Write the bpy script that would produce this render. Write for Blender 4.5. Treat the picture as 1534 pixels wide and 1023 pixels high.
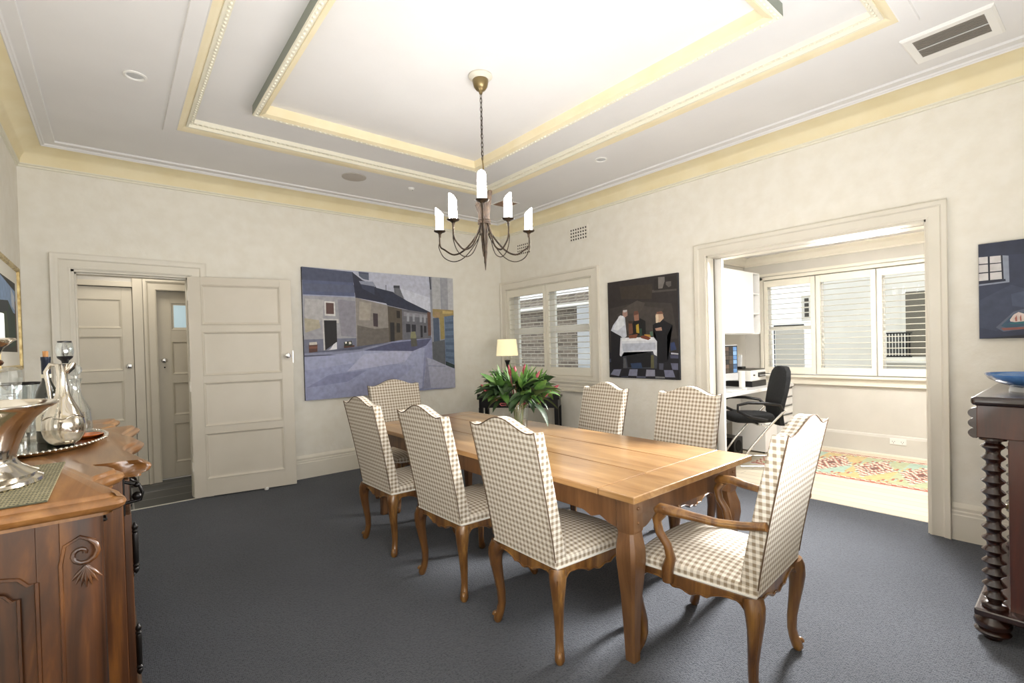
import bpy, bmesh, math, random
from mathutils import Vector, Matrix
PI = math.pi
random.seed(7)
S = bpy.context.scene
for o in list(bpy.data.objects): bpy.data.objects.remove(o)
COL = S.collection

# ------------------------------------------------------------------ camera
cd = bpy.data.cameras.new('camera'); cam = bpy.data.objects.new('camera', cd); COL.objects.link(cam)
cd.sensor_width = 36; cd.lens = 722.055*36/1534; cd.shift_y = 15.94/1534; cd.clip_start = 0.02
Rr = Vector((0.77119, -0.63607, -0.02599)); Uu = Vector((0.02862, -0.00615, 0.99957)); Ff = Vector((0.63596, 0.7716, -0.01346))
m = Matrix((Rr, Uu, -Ff)).transposed().to_4x4(); m.translation = Vector((-4.2939, -5.4185, 1.3642)); cam.matrix_world = m
S.camera = cam
# ------------------------------------------------------------------ world, sun, added lamps
w = bpy.data.worlds.new('sky'); S.world = w; w.use_nodes = True
wb = w.node_tree.nodes['Background']; wb.inputs[0].default_value = (0.93, 0.96, 1.0, 1); wb.inputs[1].default_value = .80
def lamp(name, kind, loc, rot, energy, color=(1, 1, 1), size=None, size_y=None):
    l = bpy.data.lights.new(name, kind); l.energy = energy; l.color = color
    if kind == 'AREA':
        l.shape = 'RECTANGLE'; l.size = size; l.size_y = size_y or size
    elif kind == 'SUN': l.angle = 0.02
    o = bpy.data.objects.new(name, l); COL.objects.link(o); o.location = loc; o.rotation_euler = rot; return o
def aim(d): return Vector(d).to_track_quat('-Z', 'Y').to_euler()
lamp('sun', 'SUN', (0, 0, 8), aim((0.75, 0.35, -0.85)), 0.60, (1, 0.96, 0.9))
# unseen area lamps added to brighten: behind the camera, in study and hall
lamp('front_fill_light', 'AREA', (-3.2, -5.60, 1.45), aim((-0.03, 1, 0.95)), 84, (0.95, 0.975, 1.0), 2.8, 1.6)  # added lamp in place of a window; the wall behind it is solid
sl_ = lamp('study_beam_fill', 'AREA', (1.25, -3.9, 2.42), aim((-0.93, 0.02, -0.38)), 120, (1, 0.985, 0.96), 0.7, 0.9); sl_.data.spread = math.radians(75)  # added beam aimed through the opening, no fitting modelled
lamp('study_fill_light', 'AREA', (0.85, -4.3, 2.42), aim((0, 0, -1)), 38, (1, 0.985, 0.96), 0.8, 0.8)
lamp('hall_fill_light', 'AREA', (-4.1, 0.5, 2.48), aim((0, 0, -1)), 3, (1, 0.93, 0.82), 0.4, 0.4)  # added lamp to brighten the hall, no fitting modelled
S.view_settings.view_transform = 'Standard'; S.view_settings.look = 'None'
S.view_settings.exposure = 0.98; S.view_settings.gamma = 1.0; S.view_settings.use_curve_mapping = False

# ------------------------------------------------------------------ materials
def nmat(name):
    mt = bpy.data.materials.new(name); mt.use_nodes = True
    return mt, mt.node_tree.nodes, mt.node_tree.links, mt.node_tree.nodes['Principled BSDF']
def rgb(h):
    h = h.lstrip('#'); c = [int(h[i:i+2], 16)/255 for i in (0, 2, 4)]
    return tuple([(x/12.92 if x < .04045 else ((x+.055)/1.055)**2.4) for x in c])+(1,)
def C4(c): return rgb(c) if isinstance(c, str) else tuple(c)+(1,)*(4-len(c))
def plain(name, c, rough=.5, metal=0., spec=.5, emis=None, es=0, alpha=1, trans=0, ior=1.45, coat=0, sheen=0):
    mt, N, L, b = nmat(name)
    b.inputs['Base Color'].default_value = C4(c); b.inputs['Roughness'].default_value = rough
    b.inputs['Metallic'].default_value = metal; b.inputs['Specular IOR Level'].default_value = spec
    b.inputs['Transmission Weight'].default_value = trans; b.inputs['IOR'].default_value = ior
    b.inputs['Coat Weight'].default_value = coat; b.inputs['Sheen Weight'].default_value = sheen
    if emis: b.inputs['Emission Color'].default_value = C4(emis); b.inputs['Emission Strength'].default_value = es
    return mt
def noisy(name, c1, c2, scale=5, rough=.6, bump=.1, bscale=60, detail=6, stretch=(1, 1, 1), coat=0, metal=0, dist=.01, sheen=0, lo=.35, hi=.65, spec=.5):
    mt, N, L, b = nmat(name)
    tc = N.new('ShaderNodeTexCoord'); mp = N.new('ShaderNodeMapping'); mp.inputs['Scale'].default_value = stretch
    L.new(tc.outputs['Object'], mp.inputs[0])
    n = N.new('ShaderNodeTexNoise'); n.inputs['Scale'].default_value = scale; n.inputs['Detail'].default_value = detail
    L.new(mp.outputs[0], n.inputs['Vector'])
    r = N.new('ShaderNodeValToRGB'); r.color_ramp.elements[0].position = lo; r.color_ramp.elements[1].position = hi
    r.color_ramp.elements[0].color = C4(c1); r.color_ramp.elements[1].color = C4(c2)
    L.new(n.outputs[0], r.inputs[0]); L.new(r.outputs[0], b.inputs['Base Color'])
    b.inputs['Roughness'].default_value = rough; b.inputs['Coat Weight'].default_value = coat; b.inputs['Metallic'].default_value = metal
    b.inputs['Coat Roughness'].default_value = .15; b.inputs['Sheen Weight'].default_value = sheen; b.inputs['Specular IOR Level'].default_value = spec
    if bump:
        n2 = N.new('ShaderNodeTexNoise'); n2.inputs['Scale'].default_value = bscale; n2.inputs['Detail'].default_value = 4
        L.new(mp.outputs[0], n2.inputs['Vector'])
        bp = N.new('ShaderNodeBump'); bp.inputs['Strength'].default_value = bump; bp.inputs['Distance'].default_value = dist
        L.new(n2.outputs[0], bp.inputs['Height']); L.new(bp.outputs[0], b.inputs['Normal'])
    return mt
def wood(name, c1, c2, c3, axis=1, scale=1.0, rough=.35, coat=.3, ring=14):
    """grain running along one object axis"""
    mt, N, L, b = nmat(name)
    tc = N.new('ShaderNodeTexCoord'); mp = N.new('ShaderNodeMapping')
    st = [ring*scale]*3; st[axis] = 1.1*scale; mp.inputs['Scale'].default_value = st
    L.new(tc.outputs['Object'], mp.inputs[0])
    n = N.new('ShaderNodeTexNoise'); n.inputs['Scale'].default_value = 1.0; n.inputs['Detail'].default_value = 8; n.inputs['Roughness'].default_value = .62
    n.inputs['Distortion'].default_value = .8
    L.new(mp.outputs[0], n.inputs['Vector'])
    r = N.new('ShaderNodeValToRGB'); e = r.color_ramp.elements
    e[0].position = .32; e[0].color = C4(c1); e[1].position = .68; e[1].color = C4(c3); k = e.new(.5); k.color = C4(c2)
    n3 = N.new('ShaderNodeTexNoise'); n3.inputs['Scale'].default_value = 1.4; n3.inputs['Detail'].default_value = 3
    L.new(tc.outputs['Object'], n3.inputs['Vector'])
    hs = N.new('ShaderNodeHueSaturation'); mr = N.new('ShaderNodeMapRange'); mr.inputs[1].default_value = .3; mr.inputs[2].default_value = .7
    mr.inputs[3].default_value = .78; mr.inputs[4].default_value = 1.18
    L.new(n3.outputs[0], mr.inputs[0]); L.new(mr.outputs[0], hs.inputs['Value'])
    L.new(n.outputs[0], r.inputs[0]); L.new(r.outputs[0], hs.inputs['Color']); L.new(hs.outputs[0], b.inputs['Base Color'])
    b.inputs['Roughness'].default_value = rough; b.inputs['Coat Weight'].default_value = coat; b.inputs['Coat Roughness'].default_value = .2
    bp = N.new('ShaderNodeBump'); bp.inputs['Strength'].default_value = .12; bp.inputs['Distance'].default_value = .004
    L.new(n.outputs[0], bp.inputs['Height']); L.new(bp.outputs[0], b.inputs['Normal'])
    return mt
def vcol(name, rough=.7, sheen=0, bump=0):
    mt, N, L, b = nmat(name)
    a = N.new('ShaderNodeAttribute'); a.attribute_name = 'paint'
    n = N.new('ShaderNodeTexNoise'); n.inputs['Scale'].default_value = 22; n.inputs['Detail'].default_value = 6
    tc = N.new('ShaderNodeTexCoord'); L.new(tc.outputs['Object'], n.inputs['Vector'])
    mr = N.new('ShaderNodeMapRange'); mr.inputs[1].default_value = .3; mr.inputs[2].default_value = .7; mr.inputs[3].default_value = .86; mr.inputs[4].default_value = 1.12
    L.new(n.outputs[0], mr.inputs[0])
    hs = N.new('ShaderNodeHueSaturation'); L.new(a.outputs['Color'], hs.inputs['Color']); L.new(mr.outputs[0], hs.inputs['Value'])
    L.new(hs.outputs[0], b.inputs['Base Color']); b.inputs['Roughness'].default_value = rough; b.inputs['Sheen Weight'].default_value = sheen
    return mt
def gingham(name, light, dark, period=.0262):
    mt, N, L, b = nmat(name)
    uv = N.new('ShaderNodeUVMap'); sx = N.new('ShaderNodeSeparateXYZ'); L.new(uv.outputs[0], sx.inputs[0])
    outs = []
    for k in (0, 1):
        mu = N.new('ShaderNodeMath'); mu.operation = 'MULTIPLY'; mu.inputs[1].default_value = 2*PI/period; L.new(sx.outputs[k], mu.inputs[0])
        si = N.new('ShaderNodeMath'); si.operation = 'SINE'; L.new(mu.outputs[0], si.inputs[0])
        mr = N.new('ShaderNodeMapRange'); mr.interpolation_type = 'SMOOTHSTEP'; mr.inputs[1].default_value = -.35; mr.inputs[2].default_value = .35
        L.new(si.outputs[0], mr.inputs[0]); outs.append(mr)
    ad = N.new('ShaderNodeMath'); ad.operation = 'ADD'; L.new(outs[0].outputs[0], ad.inputs[0]); L.new(outs[1].outputs[0], ad.inputs[1])
    hf = N.new('ShaderNodeMath'); hf.operation = 'MULTIPLY'; hf.inputs[1].default_value = .5; L.new(ad.outputs[0], hf.inputs[0])
    r = N.new('ShaderNodeValToRGB'); e = r.color_ramp.elements; e[0].position = 0; e[0].color = C4(light); e[1].position = 1; e[1].color = C4(dark)
    md = e.new(.5); a, d = C4(light), C4(dark); md.color = tuple((a[i]*.52+d[i]*.48) for i in range(3))+(1,)
    L.new(hf.outputs[0], r.inputs[0]); L.new(r.outputs[0], b.inputs['Base Color'])
    b.inputs['Roughness'].default_value = .9; b.inputs['Sheen Weight'].default_value = .15; b.inputs['Specular IOR Level'].default_value = .2
    tc = N.new('ShaderNodeTexCoord'); n = N.new('ShaderNodeTexNoise'); n.inputs['Scale'].default_value = 600; L.new(tc.outputs['Object'], n.inputs['Vector'])
    bp = N.new('ShaderNodeBump'); bp.inputs['Strength'].default_value = .25; bp.inputs['Distance'].default_value = .002
    L.new(n.outputs[0], bp.inputs['Height']); L.new(bp.outputs[0], b.inputs['Normal'])
    return mt
def brickmat(name, c1, c2, mortar, scale, bw=.5, rh=.25, mort=.02, rough=.7, rot=(0, 0, 0), bump=.2, off=.5):
    mt, N, L, b = nmat(name)
    tc = N.new('ShaderNodeTexCoord'); mp = N.new('ShaderNodeMapping'); mp.inputs['Rotation'].default_value = rot
    L.new(tc.outputs['Object'], mp.inputs[0])
    br = N.new('ShaderNodeTexBrick'); br.offset = off; br.inputs['Scale'].default_value = scale; br.inputs['Color1'].default_value = C4(c1); br.inputs['Color2'].default_value = C4(c2)
    br.inputs['Mortar'].default_value = C4(mortar); br.inputs['Mortar Size'].default_value = mort; br.inputs['Brick Width'].default_value = bw; br.inputs['Row Height'].default_value = rh
    L.new(mp.outputs[0], br.inputs['Vector']); L.new(br.outputs['Color'], b.inputs['Base Color']); b.inputs['Roughness'].default_value = rough
    return mt
def carpetmat():
    mt, N, L, b = nmat('charcoal_ribbed_carpet')
    tc = N.new('ShaderNodeTexCoord'); mp = N.new('ShaderNodeMapping'); mp.inputs['Scale'].default_value = (1, 1, 1); L.new(tc.outputs['Object'], mp.inputs[0])
    v = N.new('ShaderNodeTexVoronoi'); v.inputs['Scale'].default_value = 150; v.inputs['Randomness'].default_value = .55; L.new(mp.outputs[0], v.inputs['Vector'])
    n = N.new('ShaderNodeTexNoise'); n.inputs['Scale'].default_value = 90; n.inputs['Detail'].default_value = 6; L.new(mp.outputs[0], n.inputs['Vector'])
    n2 = N.new('ShaderNodeTexNoise'); n2.inputs['Scale'].default_value = 1.3; n2.inputs['Detail'].default_value = 3; L.new(mp.outputs[0], n2.inputs['Vector'])
    mx = N.new('ShaderNodeMath'); mx.operation = 'MULTIPLY_ADD'; mx.inputs[1].default_value = .9; L.new(v.outputs['Distance'], mx.inputs[0]); L.new(n.outputs[0], mx.inputs[2])
    r = N.new('ShaderNodeValToRGB'); e = r.color_ramp.elements; e[0].position = .45; e[0].color = C4((.022, .025, .031)); e[1].position = 1.05; e[1].color = C4((.088, .094, .110))
    L.new(mx.outputs[0], r.inputs[0])
    hs = N.new('ShaderNodeHueSaturation'); mr = N.new('ShaderNodeMapRange'); mr.inputs[1].default_value = .3; mr.inputs[2].default_value = .7; mr.inputs[3].default_value = .9; mr.inputs[4].default_value = 1.1
    L.new(n2.outputs[0], mr.inputs[0]); L.new(mr.outputs[0], hs.inputs['Value']); L.new(r.outputs[0], hs.inputs['Color']); L.new(hs.outputs[0], b.inputs['Base Color'])
    b.inputs['Roughness'].default_value = .95; b.inputs['Sheen Weight'].default_value = .1; b.inputs['Specular IOR Level'].default_value = .1
    bp = N.new('ShaderNodeBump'); bp.inputs['Strength'].default_value = .6; bp.inputs['Distance'].default_value = .006
    L.new(mx.outputs[0], bp.inputs['Height']); L.new(bp.outputs[0], b.inputs['Normal'])
    return mt
def glass(name, tint=(.97, .99, .98), rough=.0, mixv=.12):
    """thin clear glass: mostly see-through, some mirror reflection"""
    mt, N, L, b = nmat(name); N.remove(b)
    out = [x for x in N if x.type == 'OUTPUT_MATERIAL'][0]
    tr = N.new('ShaderNodeBsdfTransparent'); tr.inputs[0].default_value = C4(tint)
    gl = N.new('ShaderNodeBsdfGlossy'); gl.inputs['Roughness'].default_value = rough
    fr = N.new('ShaderNodeLayerWeight'); fr.inputs[0].default_value = .5
    pw = N.new('ShaderNodeMath'); pw.operation = 'POWER'; pw.inputs[1].default_value = 4; L.new(fr.outputs['Facing'], pw.inputs[0])
    ad = N.new('ShaderNodeMath'); ad.operation = 'MULTIPLY_ADD'; ad.inputs[1].default_value = .5; ad.inputs[2].default_value = .004+mixv; L.new(pw.outputs[0], ad.inputs[0])
    mx = N.new('ShaderNodeMixShader'); L.new(ad.outputs[0], mx.inputs[0]); L.new(tr.outputs[0], mx.inputs[1]); L.new(gl.outputs[0], mx.inputs[2]); L.new(mx.outputs[0], out.inputs[0])
    return mt
M = {}
M['wall'] = noisy('cream_textured_wall', '#e7e2d6', '#ece8de', 9, .85, .35, 22, dist=.008)
M['wall_grey'] = noisy('study_wall_paint', '#c2beb6', '#c8c4bc', 3, .8, .05, 40)
M['ceil'] = noisy('ceiling_white', '#e3e1e0', '#e7e5e4', 2, .9, .03, 60)
M['trim'] = noisy('cream_gloss_trim', '#ded8ca', '#e3ddd0', 4, .42, .02, 30)
M['door'] = noisy('door_paint', '#d2cabb', '#d7cfc1', 3, .42, .02, 30)
M['halldoor'] = noisy('hall_door_paint', '#c9c0ae', '#cfc6b4', 3, .45, .02, 30)
M['yellow'] = noisy('pale_yellow_cornice', '#eadcb4', '#efe3c0', 5, .7, .03, 40)
M['creamstrip'] = noisy('tan_cream_ceiling_strip', '#e6d8b4', '#ebdfc0', 5, .7, .03, 40)
M['ridge'] = plain('off_white_moulding', '#e9e4d2', .6)
M['shadeside'] = plain('shaded_moulding_side', '#8f948a', .7)  # grey-green tone puts the shadow on this face into its colour
M['white'] = plain('white_paint', '#eceae6', .45)
M['shutter'] = plain('shutter_paint', '#e6e1d3', .4)
M['whitegloss'] = plain('white_gloss_laminate', '#eeedeb', .2)
M['carpet'] = carpetmat()
M['tile'] = brickmat('dark_slate_tile', '#45474a', '#3d4043', '#9a9a98', 1.0, 1.2, .3, .006, .35)
M['boards'] = brickmat('white_washed_boards', '#d9cfbb', '#cfc4ae', '#a89d8a', 1.0, 3.1, .12, .004, .38, rot=(0, 0, PI/2))
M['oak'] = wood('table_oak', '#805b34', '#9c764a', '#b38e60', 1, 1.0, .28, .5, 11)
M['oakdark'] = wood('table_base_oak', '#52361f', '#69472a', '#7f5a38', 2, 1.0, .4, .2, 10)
M['chairwood'] = wood('chair_walnut', '#452a14', '#6a4623', '#916935', 2, 1.3, .3, .4, 12)
M['side'] = wood('sideboard_oak', '#1f0f05', '#42240c', '#6c4217', 2, 1.0, .35, .3, 12)
M['sidetop'] = wood('sideboard_top_oak', '#553719', '#714a24', '#8a6238', 1, 1.0, .3, .35, 12)
M['sidedark'] = plain('carved_dark_oak', '#2e1608', .35, coat=.3)
M['mahog'] = wood('mahogany', '#2b0f07', '#43190a', '#5d270f', 2, 1.0, .3, .5, 9)
M['mahogdark'] = wood('dark_mahogany', '#1b0c08', '#2a130c', '#3a1c12', 2, 1.0, .25, .5, 9)
M['fabric'] = gingham('beige_gingham_cloth', '#dfd7ca', '#8f7f6a')
M['gimp'] = plain('white_gimp_trim', '#dedbd4', .8)
M['piping'] = plain('brown_piping', '#5d4a38', .8)
M['iron'] = noisy('bronzed_iron', '#2c2520', '#4a3d30', 30, .45, .1, 80, metal=.7)
M['brass'] = plain('aged_brass', '#8b7a58', .35, .9)
M['sheaf'] = noisy('gilt_rods', '#2e2117', '#4a3828', 30, .6, .1, 80, metal=.1)
M['blackmetal'] = plain('black_hardware', '#14110f', .35, .6)
M['chrome'] = plain('chrome', '#d8d8d8', .12, 1)
M['silver'] = noisy('tarnished_silver', '#b5ada0', '#dcd7ce', 8, .12, .02, 12, metal=1)
M['glass'] = glass('window_glass', mixv=.0)
M['crystal'] = glass('crystal_glass', (.93, .96, .97), .02, .25)
M['vase'] = glass('vase_glass', (.95, .97, .97), .0, .10)
M['frost'] = plain('frosted_blue_glass', '#b8cdd4', .5, emis='#a9c4d0', es=.25)  # weak emission put in, so the pane glows by itself
M['candleglow'] = plain('lit_candle_glass', '#fff6e6', .4, emis=(1, .97, .92), es=23)
M['wax'] = plain('white_wax', '#f1efec', .5)
M['lampshade'] = plain('cream_lampshade', '#e3d5a4', .8, emis=(1, .86, .55), es=.35)
M['black'] = plain('black_lacquer', '#100f12', .35)
M['blackfab'] = noisy('black_mesh_fabric', '#0d0e10', '#1a1b1e', 60, .9, .2, 200)
M['dark'] = plain('dark_void', '#0b0b0b', .9)
M['plasticw'] = plain('white_plastic', '#e2e0db', .4)
M['silverp'] = plain('silver_plastic', '#c9cacc', .35, .2)
M['bottle'] = plain('dark_bottle_glass', '#12160d', .08, coat=.5)
M['foil'] = plain('navy_foil', '#151b2b', .35, .4)
M['cork'] = plain('cork', '#b07e4e', .8)
M['label'] = plain('bottle_label', '#cfc9b8', .6)
M['bluebowl'] = noisy('blue_glazed_ceramic', '#3566a8', '#5f8fc9', 7, .12, .0, 30, coat=.6)
M['leaf'] = noisy('dark_green_leaf', '#1a2917', '#38522a', 14, .6, .05, 50, lo=.3, hi=.7)
M['leaf2'] = noisy('fresh_green_leaf', '#3c6428', '#6d9346', 14, .6, .05, 50)
M['bud'] = noisy('pink_red_bud', '#8e2f3c', '#c0606a', 20, .5, 0)
M['stem'] = plain('plant_stem', '#56713a', .6)
M['canvas'] = plain('canvas_edge', '#3a3b42', .8)
M['paint'] = vcol('painted_surface', .6)
M['kilim'] = vcol('kilim_wool', .95, .2)
M['gold'] = noisy('antique_gold_frame', '#a58a55', '#d9c793', 20, .35, .1, 60, metal=.6)
M['mat'] = plain('picture_mount', '#e7e2d6', .8)
M['rush'] = brickmat('olive_woven_mat', '#a39a78', '#857d5c', '#3f3d2c', 1.0, .016, .010, .0022, .9)
M['brick'] = brickmat('grey_brown_brick', '#6f6459', '#564d45', '#8f867b', 1.0, .23, .078, .010, .9, rot=(0, -PI/2, -PI/2))
M['render'] = noisy('white_rendered_masonry', '#dedad4', '#e6e3dd', 2, .85, .05, 30)
M['greyrender'] = noisy('pale_grey_render', '#a3a4a8', '#b0b1b4', 2, .85, .05, 30)
M['acgrille'] = plain('dark_grille', '#4a4640', .5)
M['book'] = plain('dark_books', '#3a3430', .7)

# ------------------------------------------------------------------ mesh helpers
class MB:
    def __init__(s): s.bm = bmesh.new(); s.uv = None; s.mats = []
    def face(s, vs, mi=0):
        try: f = s.bm.faces.new(vs); f.material_index = mi; return f
        except ValueError: return None
    def box(s, x0, x1, y0, y1, z0, z1, mi=0, tf=None):
        p = [(x0, y0, z0), (x1, y0, z0), (x1, y1, z0), (x0, y1, z0), (x0, y0, z1), (x1, y0, z1), (x1, y1, z1), (x0, y1, z1)]
        if tf: p = [tf(*q) for q in p]
        v = [s.bm.verts.new(q) for q in p]
        for f in ((0, 3, 2, 1), (4, 5, 6, 7), (0, 1, 5, 4), (1, 2, 6, 5), (2, 3, 7, 6), (3, 0, 4, 7)): s.face([v[i] for i in f], mi)
        return s
    def loft(s, loops, closed=True, cap=True, mi=0):
        vs = [[s.bm.verts.new(p) for p in lp] for lp in loops]; n = len(vs[0])
        for a, b in zip(vs, vs[1:]):
            for i in range(n if closed else n-1):
                j = (i+1) % n; s.face((a[i], a[j], b[j], b[i]), mi)
        if cap and closed: s.face(vs[0][::-1], mi); s.face(vs[-1], mi)
        return s
    def lathe(s, prof, n=24, c=(0, 0, 0), mi=0, sx=1, sy=1):
        loops = []
        for r, z in prof: loops.append([(c[0]+max(r, 1e-4)*sx*math.cos(2*PI*i/n), c[1]+max(r, 1e-4)*sy*math.sin(2*PI*i/n), c[2]+z) for i in range(n)])
        return s.loft(loops, True, True, mi)
    def tube(s, pts, rad, n=8, mi=0, flat=1.0, cap=True, up=(0, 0, 1), sq=False):
        pts = [Vector(p) for p in pts]; k = len(pts)
        if not hasattr(rad, '__len__'): rad = [rad]*k
        loops = []; prev = None
        for i, p in enumerate(pts):
            t = (pts[min(i+1, k-1)]-pts[max(i-1, 0)]).normalized()
            if prev is None:
                u = Vector(up); 
                if abs(u.dot(t)) > .95: u = Vector((1, 0, 0))
                a = t.cross(u).normalized()
            else: a = (prev-t*prev.dot(t)).normalized()
            prev = a; b = a.cross(t); r = rad[i]; lp = []
            for q in range(n):
                th = 2*PI*(q+.5)/n; ca, sa = math.cos(th), math.sin(th)
                if sq: k_ = 1/max(abs(ca), abs(sa))*.92; ca *= k_; sa *= k_
                lp.append(p+a*ca*r+b*sa*r*flat)
            loops.append(lp)
        return s.loft(loops, True, cap, mi)
    def prism(s, poly, tf, a0, a1, mi=0):
        """poly in (u,v); tf(u,v,w)->xyz ; w from a0 to a1"""
        A = [s.bm.verts.new(tf(u, v, a0)) for u, v in poly]; B = [s.bm.verts.new(tf(u, v, a1)) for u, v in poly]; n = len(poly)
        s.face(A[::-1], mi); s.face(B, mi)
        for i in range(n): j = (i+1) % n; s.face((A[i], A[j], B[j], B[i]), mi)
        return s
    def poly(s, pts, mi=0): s.face([s.bm.verts.new(p) for p in pts], mi); return s
    def ball(s, c, r, n=10, m_=6, mi=0, sc=(1, 1, 1)):
        loops = []
        for j in range(m_+1):
            th = PI*j/m_; rr = max(math.sin(th), .02); loops.append([(c[0]+sc[0]*r*rr*math.cos(2*PI*i/n), c[1]+sc[1]*r*rr*math.sin(2*PI*i/n), c[2]-sc[2]*r*math.cos(th)) for i in range(n)])
        return s.loft(loops, True, True, mi)
    def frame(s, rects, tf, mi=0, mis=None):
        """rects: list of (u0,u1,v0,v1,w) closed rectangular loops joined one after another (mitred moulding)"""
        vs = []
        for u0, u1, v0, v1, w_ in rects: vs.append([s.bm.verts.new(tf(*p, w_)) for p in ((u0, v0), (u1, v0), (u1, v1), (u0, v1))])
        for k, (a, b) in enumerate(zip(vs, vs[1:])):
            for i in range(4): j = (i+1) % 4; s.face((a[i], a[j], b[j], b[i]), mis[k] if mis else mi)
        return s
def link(o, parent=None):
    COL.objects.link(o)
    if parent: o.parent = parent
    return o
def obj(name, mb, mats, parent=None, smooth=None, bevel=0, uvbox=False, loc=None, rotz=None, seg=2):
    bm = mb.bm
    bmesh.ops.recalc_face_normals(bm, faces=bm.faces[:])
    if uvbox:
        uvl = bm.loops.layers.uv.new('UVMap'); bm.normal_update()
        for f in bm.faces:
            n = f.normal; ax = [abs(n.x), abs(n.y), abs(n.z)]; k = ax.index(max(ax))
            for l in f.loops:
                c = l.vert.co
                l[uvl].uv = ((c.y, c.z) if k == 0 else ((c.x, c.z) if k == 1 else (c.y, c.x)))
    me = bpy.data.meshes.new(name); bm.to_mesh(me); bm.free()
    for mt in (mats if isinstance(mats, (list, tuple)) else [mats]): me.materials.append(mt)
    if smooth is not None:
        for p in me.polygons: p.use_smooth = True
        me.set_sharp_from_angle(angle=math.radians(smooth))
    o = bpy.data.objects.new(name, me); link(o, parent)
    if bevel:
        b = o.modifiers.new('bevel', 'BEVEL'); b.width = bevel; b.segments = seg; b.limit_method = 'ANGLE'; b.angle_limit = math.radians(35)
    if loc is not None: o.location = loc
    if rotz is not None: o.rotation_euler = (0, 0, rotz)
    return o
def thing(name, label, cat, loc=(0, 0, 0), rotz=0, group=None):
    o = bpy.data.objects.new(name, None); link(o); o.empty_display_size = .1
    o.location = loc; o.rotation_euler = (0, 0, rotz); o['label'] = label; o['category'] = cat
    if group: o['group'] = group
    return o
def tag(o, label, cat, group=None):
    o['label'] = label; o['category'] = cat
    if group: o['group'] = group
    return o
def struct(name, mb, mats, **k):
    o = obj(name, mb, mats, **k); o['kind'] = 'structure'; return o
def dup(root, loc, rotz, label, group=None):
    r = root.copy(); COL.objects.link(r); r.location = loc; r.rotation_euler = (0, 0, rotz); r['label'] = label
    if group: r['group'] = group
    for ch in list(root.children):
        c = ch.copy(); COL.objects.link(c); c.parent = r
        for g in list(ch.children):
            d = g.copy(); COL.objects.link(d); d.parent = c
    return r
ID = lambda u, v, w_: (u, v, w_)
XZ = lambda y0, sgn=1: (lambda u, v, w_: (u, y0+sgn*w_, v))       # rectangle in x,z ; depth along y
YZ = lambda x0, sgn=1: (lambda u, v, w_: (x0+sgn*w_, u, v))

# ------------------------------------------------------------------ room shell
W = 4.85; YF = -5.66; ZC = 3.06; HC = 2.93
DX0, DX1, DZ = -4.555, -3.725, 2.095            # doorway to the hall
OY0, OY1, OZ = -3.105, -4.685, 2.150            # opening to the study
WY0, WY1, WZ0, WZ1 = -0.112, -1.700, 0.965, 2.150   # window
RT = .25
fl = MB(); fl.box(-W-.1, RT-.02, YF-.1, -.012, -.06, 0); struct('floor', fl, M['carpet'])
b = MB(); b.box(-5.3, -3.0, -.012, 1.75, -.06, -.002); struct('floor_hall', b, M['tile'])
b = MB(); b.box(-4.60, -3.70, -.022, .004, -.004, .004); o = struct('trim_1', b, plain('threshold_strip', '#c9c6bd', .4), bevel=.002)
b = MB(); b.box(RT-.02, 2.7, -5.8, -2.2, -.06, .002); struct('floor_study', b, M['boards'])
b = MB()   # back wall with doorway
b.box(-W-.1, DX0, 0, .14, 0, 3.2).box(DX1, 0.0, 0, .14, 0, 3.2).box(DX0, DX1, 0, .14, DZ, 3.2); struct('wall_back', b, M['wall'])
b = MB()   # right wall with window and opening
b.box(0, RT, WY0, .14, 0, 3.2).box(0, RT, OY0, WY1, 0, 3.2).box(0, RT, YF-.1, OY1, 0, 3.2)
b.box(0, RT, WY1, WY0, 0, WZ0).box(0, RT, WY1, WY0, WZ1, 3.2).box(0, RT, OY1, OY0, OZ, 3.2); struct('wall_right', b, M['wall'])
b = MB(); b.box(-W-.12, -W, YF-.1, .14, 0, 3.2); struct('wall_left', b, M['wall'])
b = MB(); b.box(-W-.1, RT, YF-.12, YF, 0, 3.2); struct('wall_front', b, M['wall'])

# ceiling: flat outer field, raised tray inside the outer moulding
G = (-3.966, -.915, -4.825, -.965); O_ = (-3.886, -1.005, -4.755, -1.045); q = .10
I_ = (O_[0]+q, O_[1]-q, O_[2]+q, O_[3]-q)
b = MB()
b.frame([(-W-.1, RT, YF-.1, .14, ZC), (O_[0], O_[1], O_[2], O_[3], ZC), ], ID)
b.poly([(I_[0]-.1, I_[2]-.1, 3.115), (I_[1]+.1, I_[2]-.1, 3.115), (I_[1]+.1, I_[3]+.1, 3.115), (I_[0]-.1, I_[3]+.1, 3.115)])
b.box(-W-.1, RT, YF-.1, .14, 3.16, 3.22)
struct('ceiling', b, M['ceil'])
# cornice all round the room
def ring(o, z, x1=0.0): return (-W+o, x1-o, YF+o, -o, z)
b = MB(); b.frame([ring(0, 2.885), ring(.010, 2.888), ring(.010, 2.900), ring(.022, 2.906), ring(.022, 2.914)], ID)
struct('trim_2', b, M['ridge'], smooth=30)
b = MB(); pr_ = []
for i in range(9):
    a = PI/2*i/8; pr_.append(ring(.022+.130*(1-math.cos(a)), 2.914+.118*math.sin(a)))
b.frame(pr_, ID); struct('trim_3', b, M['yellow'], smooth=50)
b = MB(); b.frame([ring(.152, 3.032), ring(.158, 3.028), ring(.166, 3.036), ring(.174, 3.036), ring(.180, 3.046), ring(.240, 3.046), ring(.244, 3.062)], ID)
struct('trim_4', b, M['ceil'], smooth=25)
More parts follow.
